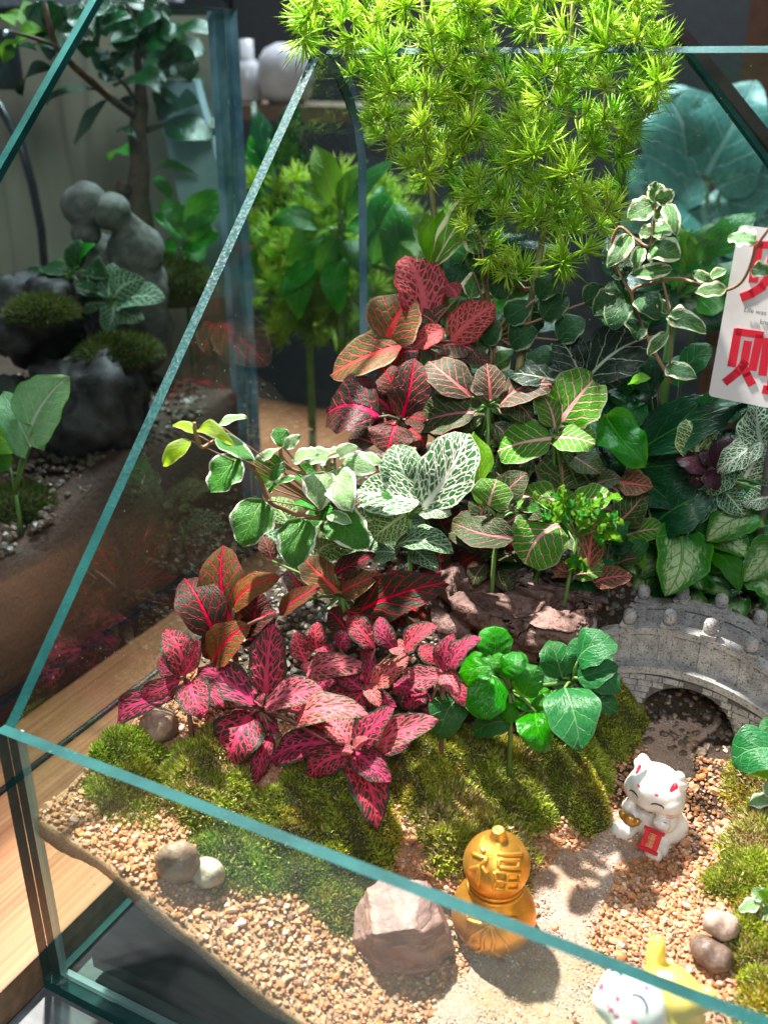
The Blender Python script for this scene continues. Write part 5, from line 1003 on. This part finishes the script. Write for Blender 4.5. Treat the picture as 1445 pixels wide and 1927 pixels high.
for px, py, rx, h, lab in ((40,960,70,.09,'moss ball on brown soil at the far left edge'), (225,668,75,.07,'olive moss on the dark rock under the statue'), (80,590,60,.06,'straw-coloured moss left of the statue base'), (330,540,70,.12,'shaded moss mound right of the grey statue')):
    c = onx(px, py, -1.12 if py > 600 else -1.3); k = ((c-CAM)@FW)/FPX; r = rx*k; root = thing('moss_cushion', lab, 'moss', c, 'moss in the neighbouring tank')
    MB().lathe([(r*math.cos(a), h*math.sin(a)) for a in np.linspace(-.6, 1.57, 9)], 24).build('core', M_mosscore, root)
    m = 3200; a = rng.uniform(0, 6.283, m); q = np.arccos(rng.uniform(-.1, 1, m)); d = np.c_[np.sin(q)*np.cos(a), np.sin(q)*np.sin(a), np.cos(q)]; p = d*(r, r, h); d = d+rng.normal(0, .4, (m, 3)); s = np.cross(d, rng.normal(size=(m, 3))); s /= np.linalg.norm(s, axis=1)[:, None]
    VV = np.stack([p-s*.0035, p+s*.0035, p+d*.022], 1).reshape(-1, 3); cl = np.array([(.07,.10,.015),(.11,.14,.025),(.2,.17,.07)])[rng.choice(3, m, p=[.45,.4,.15])]
    tag(obj('fronds', numpy_mesh('fronds', VV, np.arange(3*m).reshape(-1, 3), M_mossb, False, np.repeat(cl, 3, 0)), root), kind='stuff')
# statue: two round-headed figures leaning together
sc_ = onx(240, 560, -1.45); k = ((sc_-CAM)@FW)/FPX
def sv(px, py, d=0): return Vector(onx(px, py, -1.45+d)-sc_)
M_statue = rockmat('statue_stone', (.10,.095,.088), (.19,.18,.165), (.04,.038,.035), .75, 14)
st_ = thing('stone_statue', 'grey stone statue of two round-headed figures beside the bonsai trunk', 'statue', sc_)
for pp in ([(sv(160,385), (40*k,)*3), (sv(165,440), (26*k,)*3), (sv(190,500,-.06), (46*k,40*k,58*k)), (sv(205,590,-.06), (56*k,46*k,80*k))],
           [(sv(212,398,.1), (34*k,36*k,32*k)), (sv(240,425,.12), (28*k,)*3), (sv(255,470,.12), (54*k,46*k,56*k)), (sv(262,540,.1), (58*k,50*k,80*k)), (sv(268,620,.1), (62*k,54*k,80*k))]):
    me = blob(pp, .012, 4, [(.016, 9), (.006, 30)]); me.materials.append(M_statue); obj('figure', me, st_)
# bonsai tree
BX = -1.62; nb = lambda px, py, d=0: onx(px, py, BX+d)
bz = nb(258, 420); bt = thing('bonsai_tree', 'small bonsai tree with glossy dark oval leaves in the left tank', 'tree', bz)
kk = ((bz-CAM)@FW)/FPX
mb = MB(); T_ = lambda pts: [np.array(nb(*p))-bz for p in pts]
mb.tube(T_([(262,470),(260,420),(258,370),(264,310),(258,250),(266,200),(264,150),(258,100),(262,55)]), [34*kk,30*kk,23*kk,18*kk,17*kk,14*kk,9*kk,6*kk,4*kk], 12)
tk = mb.build('trunk', M_bark, bt)
for pts, r in (([(250,215,0),(215,190,.05),(180,160,.1),(140,125,.15),(105,85,.2),(90,35,.22),(85,5,.22)], 8), ([(262,200),(240,165),(225,150)], 5), ([(275,245),(300,238,.03),(340,225,.06)], 6), ([(262,110),(290,75,.05),(320,55,.08)], 4), ([(264,70),(250,35),(240,5)], 4), ([(105,85,.2),(60,70,.25),(20,60,.25)], 4)):
    MB().tube(T_(pts), list(np.linspace(r, r*.45, len(pts))*kk), 8).build('branch', M_bark, tk)
me = blob([((0,0,0), (14*kk,)*3), ((.02,0,.01), (9*kk,)*3)], 3*kk, 2, [(.01, 20)]); me.materials.append(M_bark); o = obj('cut_stub', me, tk); o.location = np.array(nb(232,353))-bz
BL = [(100,128,40,178,38),(188,170,85,195,14),(205,186,140,270,42),(140,100,62,82,34),(90,70,120,10,40),(95,60,70,0,36),(85,60,25,85,28,'lime'),(40,75,5,120,24,'lime'),(50,55,10,25,18,'lime'),(60,40,45,0,26,'lime'),(30,50,0,25,22,'lime'),(110,60,140,30,46),(140,60,190,30,46),(165,110,155,70,30),(120,75,75,80,26),
 (185,90,245,30,44),(200,70,180,20,50),(215,90,260,60,46),(245,55,205,40,30,'lime'),(262,80,225,105,44),(262,75,300,30,44),(268,95,320,60,46),(290,70,325,40,44),(325,65,410,62,26),(330,70,350,120,56),(300,80,275,120,50),(265,130,325,118,56),(270,125,200,150,44),(262,160,220,160,38),(235,145,190,130,44),(225,110,200,140,40),(250,100,215,60,40),(270,30,310,5,40),(240,20,190,5,40),(285,150,335,200,44),(325,140,380,178,38),(300,150,340,120,40),(285,175,310,225,36),(330,210,300,160,34),(310,230,400,260,62),(345,225,420,250,34),(320,215,372,190,36),(262,265,222,245,20),(245,290,205,298,36,'green'),(300,315,372,328,24,'green'),(310,345,285,340,16,'green'),(290,340,322,372,22,'green'),(150,90,130,55,36),(70,95,10,100,26),(125,60,150,5,40),(175,60,215,20,46),(230,60,235,10,40),(350,100,330,60,34),(245,180,235,210,24),(180,30,150,5,36),(205,95,180,130,34)]
q_ = random.Random(11)
for _ in range(15):
    x_, y_ = q_.choice([(262,70),(300,80),(250,120),(110,50),(160,80),(210,70),(340,120),(270,30)]); x_ += q_.uniform(-30, 30); y_ += q_.uniform(-25, 25); a_ = q_.uniform(0, 6.28); BL.append((x_, y_, x_+60*math.cos(a_), y_+52*math.sin(a_), q_.uniform(38, 50)))
for q in BL: leaf(bt, q[5] if len(q) > 5 else 'bonsai', *q[:5], float(nb(q[0], q[1], .03*(LCNT[0] % 9)-.1)[1]), dY=random.uniform(-.08, .08), camw=.5)
# small plants in the neighbouring tank
def nplant(label, X_, hub, leaves, sp, name='small_plant', cat='plant'):
    Yh = float(onx(*hub, X_)[1]); b = onx(*hub, X_); b[2] = GN(b[0], b[1])-.01 if b[2]-GN(b[0], b[1]) < .6 else b[2]-.3
    return plant(name, label, cat, b, [q if len(q) > 5 else (*q, sp) for q in leaves], lambda px: Yh, sp, hub=hub, hubY=Yh, sr=.008)
nplant('white-veined fittonia with pale mint leaves in front of the grey statue', -1.2, (205,570), [(205,560,150,545,44),(205,560,215,495,42),(200,570,150,585,30),(215,575,200,628,46),(215,560,270,525,52),(225,575,310,560,50),(225,585,270,600,40),(205,560,175,510,40)], 'whitedull')
nplant('low plant with small dark and pink leaves left of the statue', -1.35, (130,520), [(130,510,80,500,36),(120,520,60,520,34),(140,510,150,450,40),(150,500,180,460,36,'green'),(110,530,50,505,30),(140,525,90,545,40),(150,530,190,545,40),(100,520,75,535,22,'pinkbright'),(120,525,95,520,24,'pinkbright'),(160,510,200,520,36)], 'ivydark')
nplant('leafy green plant with striped leaves right of the statue', -1.3, (345,470), [(345,450,290,400,40),(345,440,300,380,34),(350,440,445,370,46),(355,450,410,400,40),(350,465,410,440,44),(340,480,300,510,54,'lime'),(350,480,360,535,50,'lime'),(335,470,290,470,40),(355,470,385,490,36),(345,430,350,385,30)], 'green')
nplant('arrowhead plant with pale mint leaves at the far left edge', -.98, (30,930), [(62,800,128,708,90,'palemint'),(55,850,-15,800,70,'lime'),(58,840,5,735,60,'palemint'),(20,880,-20,830,60,'green'),(40,860,-10,740,50,'lime')], 'lime')
# backdrop board, cable, lamp head
M_cloth_t = NT('beige_cloth'); o_ = M_cloth_t.obj(); a = M_cloth_t.noise(M_cloth_t.scale(o_, (2.2, 1, .35)), 1.4, 3, .5, dist=.7); M_cloth_t.P(col=M_cloth_t.mix(M_cloth_t.ss(a, .3, .7), (.33,.27,.21), (.50,.43,.35)), rough=.8); M_cloth = M_cloth_t.mat
p0, p1 = ony(-160, 500, 3.1), ony(470, 500, 3.3); v = []; n = 60
for i in range(n+1):
    s = i/n; x = p0[0]+(p1[0]-p0[0])*s; y = 3.15+.05*math.sin(s*26)+.03*math.sin(s*61+1)
    for zz in np.linspace(.1, 2.42, 14): v.append((x, y+.03*math.sin(zz*3+s*20), zz))
f = [(i*14+j, (i+1)*14+j, (i+1)*14+j+1, i*14+j+1) for i in range(n) for j in range(13)]
tag(MB().add(v, f).build('cloth_backdrop', M_cloth), 'beige grey cloth hanging behind the bonsai tank', 'cloth')
wp = [ony(285,150,2.75), ony(365,150,2.75), ony(480,560,2.75), ony(380,560,2.75)]; M_pale = plain('pale_blue_board', (.42,.52,.62), .5, var=.08, bump=0)
mb = MB(); mb.add([p for p in wp]+[p+np.array([0, .05, 0]) for p in wp], [(0,1,2,3),(7,6,5,4),(0,4,5,1),(1,5,6,2),(2,6,7,3),(3,7,4,0)]); tag(mb.build('leaning_board', M_pale, smooth=False), 'pale blue-white board leaning behind the bonsai trunk', 'board')
tag(MB().tube([ony(-30,165,2.6), ony(0,200,2.6), ony(40,270,2.6), ony(62,350,2.6), ony(78,430,2.6), ony(84,500,2.6)], .022, 8).build('black_cable', M_blk), 'black cable curving down behind the glass on the left', 'cable')
a_ = ony(-90,55,2.5); b_ = ony(24,170,2.5); mb = MB(); mb.box((a_[0], 2.5, b_[2]), (b_[0], 2.6, a_[2])); o = mb.build('black_box', M_blk, None, False); m_ = o.modifiers.new('bevel', 'BEVEL'); m_.width = .03; m_.segments = 3
tag(o, 'black plastic box partly hidden by bonsai leaves at the left edge', 'device')
tag(MB().box((ony(-250,0,5.4)[0], 5.4, 2.62), (ony(330,0,5.4)[0], 5.5, 4.6)).build('pale_wall_panel', plain('pale_panel', (.30,.33,.38), .7, bump=0), None, False), 'pale grey wall panel behind the bonsai top', 'panel')
# shelf with white jars
sz = float(ony(540,196,4.6)[2]); x0, x1 = ony(330,0,4.6)[0], ony(760,0,4.6)[0]
tag(MB().box((x0, 4.4, sz-.09), (x1, 5.1, sz)).build('wooden_shelf', plain('shelf_wood', (.10,.065,.04), .6), None, False), 'dark wooden shelf carrying white jars in the background', 'shelf')
kj = float((ony(540,150,4.6)-CAM)@FW)/FPX; M_jar = plain('jar_glaze', (.34,.34,.35), .25, var=.1)
for px, prf, lab in ((540, [(.0,0),(32,0),(48,18),(54,50),(50,78),(38,96),(20,104),(16,106),(0,106)], 'round pale glazed jar on the background shelf'), (470, [(0,0),(24,0),(28,10),(28,60),(20,72),(13,80),(13,112),(0,113)], 'narrow white bottle beside the round jar on the shelf'), (400, [(0,0),(24,0),(30,20),(30,55),(22,66),(0,67)], 'small grey pot on the shelf behind the tank corner')):
    o = MB().lathe([(r*kj, z*kj) for r, z in prf], 28).build('jar', M_jar); p = ony(px, 196, 4.6); o.location = (p[0], 4.6, sz); tag(o, lab, 'jar')
tag(MB().tube([ony(428,-60,3.4), ony(428,50,3.4)], .03, 8).build('black_pole', M_blk), 'thin black pole behind the corner of the left tank', 'pole')
# blurred plants behind
def bplant(label, Y, hub, leaves, sp, name='background_plant'):
    b = ony(*hub, Y); b[2] = max(-.03, b[2]-.6); plant(name, label, 'plant', b, leaves, Y, sp, hub=hub, hubY=Y, sr=.02)
bplant('bright lime grassy plant with pointed leaves seen through the side pane', 2.5, (640,440), [(640,400,588,272,54,'lime'),(640,395,560,340,30,'lime'),(640,405,690,300,30,'lime'),(630,430,545,445,34,'lime'),(650,420,740,300,30,'green'),(640,440,600,520,40,'green'),(650,450,690,520,40,'green'),(620,450,540,500,40,'green'),(650,430,720,430,34,'green'),(625,470,520,560,40,'green'),(650,480,640,590,46,'green'),(600,480,560,600,44,'green'),(610,430,505,420,36,'green'),(645,400,630,330,30,'lime')], 'green')
bplant('mid-green bushy plant behind the tank corner', 3.0, (520,420), [(520,400,480,240,60,'green'),(525,380,540,220,50,'darkgreen'),(515,400,470,330,60,'green'),(530,420,580,330,60,'darkgreen'),(520,430,470,450,60,'bluegreen'),(520,400,545,290,50,'bluegreen'),(530,440,600,470,70,'green'),(515,450,480,540,70,'green'),(540,450,560,580,70,'green'),(500,380,480,280,44,'lime'),(520,320,560,180,50,'darkgreen'),(510,330,480,190,50,'darkgreen')], 'green')
bplant('large blue-green alocasia leaves behind the tank at right', 4.2, (1330,430), [(1300,330,1235,160,150),(1330,330,1420,150,170),(1360,350,1480,240,170),(1280,330,1200,420,120),(1320,380,1380,560,190),(1380,390,1480,480,180),(1270,280,1290,170,110),(1260,400,1220,560,120)], 'bluegreen')
bplant('dark leafy plant behind the back pane at right', 2.4, (1270,560), [(1270,540,1150,500,80,'darkgreen'),(1270,540,1200,620,80,'darkgreen'),(1290,520,1300,430,60,'green'),(1290,530,1340,470,50,'green'),(1280,560,1360,620,90,'darkgreen'),(1260,520,1240,400,80,'darkgreen'),(1300,560,1400,540,90,'green'),(1310,500,1360,420,60,'green'),(1330,480,1420,400,60,'green'),(1240,560,1130,600,90,'green'),(1300,520,1260,420,60,'lime'),(1340,540,1420,500,60,'green'),(1280,560,1300,470,70,'green'),(1200,540,1140,440,80,'darkgreen')], 'darkgreen')
bplant('leafy green plants behind the back pane at the centre', 2.5, (900,560), [(900,540,820,450,80,'darkgreen'),(910,540,880,420,80,'green'),(920,540,990,440,90,'darkgreen'),(900,560,790,580,90,'green'),(930,560,1040,540,90,'green'),(880,540,760,480,70,'green'),(950,560,1050,460,80,'darkgreen'),(870,560,760,640,90,'darkgreen'),(980,560,1080,620,90,'darkgreen'),(860,520,730,420,70,'lime'),(700,500,720,350,60,'green'),(760,520,745,380,60,'green')], 'darkgreen')
bf = ony(580,560,2.8); bfr = thing('background_fern', 'blurred feathery green plant seen through the side pane behind the tank', 'fern', bf); q_ = random.Random(3)
for k in range(230):
    px, py = q_.gauss(590, 60), q_.gauss(500, 75)
    if not (470 < px < 720 and 330 < py < 640): continue
    o = obj('needle_tuft', TU[k % 9], bfr); o.location = Vector(ony(px, py, 2.8+q_.uniform(-.2, .2))-bf); o.rotation_euler = (q_.uniform(-1, 1), q_.uniform(-1, 1), q_.uniform(0, 6)); o.scale = (1.35, 1.35, 1.35)
MB().tube([(0,0,-.9),(0,0,0),(.03,0,.3)], .02, 6).build('stem', STEMM['g'], bfr)
for lab_, cx_, cy_, sx_, sy_, n_, yy_ in (('blurred bright green ferny plant behind the back pane left of the fern stem', 760, 500, 70, 90, 150, 3.1),):
    bf = ony(cx_, cy_+60, yy_); bfr = thing('background_fern', lab_, 'fern', bf); q_ = random.Random(n_+cx_)
    for k in range(n_):
        o = obj('needle_tuft', TU[k % 9], bfr); o.location = Vector(ony(q_.gauss(cx_, sx_), q_.gauss(cy_, sy_), yy_+q_.uniform(-.2, .2))-bf); o.rotation_euler = (q_.uniform(-1, 1), q_.uniform(-1, 1), q_.uniform(0, 6)); o.scale = (1.35, 1.35, 1.35)
    MB().tube([(0,0,-1.2),(0,0,0),(.03,0,.3)], .02, 6).build('stem', STEMM['g'], bfr)
# dark case with slanted glass at upper right, brown post
gt = thing('glass_tank', 'dark glass case with a slanted front edge at the upper right', 'terrarium', ony(1360,200,2.2)); g0 = np.array(gt.location)
def bar(pts, r, mat, name, y): MB().tube([ony(*p, y)-g0 for p in pts], r, 4).build(name, mat, gt, False)
bar([(1287,92),(1500,380)], .013, M_edge, 'slanted_edge', 2.2); bar([(1272,60),(1300,95),(1490,330)], .03, plain('dark_frame', (.05,.035,.03), .3, bump=0), 'slanted_frame', 2.3)
bar([(1100,104),(1287,94),(1480,92)], .008, M_edge, 'top_edge', 2.19)
tag(MB().box((ony(1412,0,5.0)[0], 5.0, -1), (ony(1500,0,5.0)[0], 5.4, 4)).build('wooden_post', plain('brown_post', (.13,.05,.025), .6), None, False), 'reddish brown wooden post at the upper right edge', 'post')
wb_ = ony(585,840,4.2); M_bl = plain('blue_plastic', (.14,.24,.40), .3, bump=0)
tag(MB().lathe([(0,0),(.2,0),(.3,.3),(.32,.31),(.3,.32),(.28,.29),(.18,.03),(0,.03)], 32).build('blue_basin', M_bl), 'blue plastic basin behind the tank, seen through the side pane', 'basin').location = (wb_[0], 2.9, wb_[2]-.1)
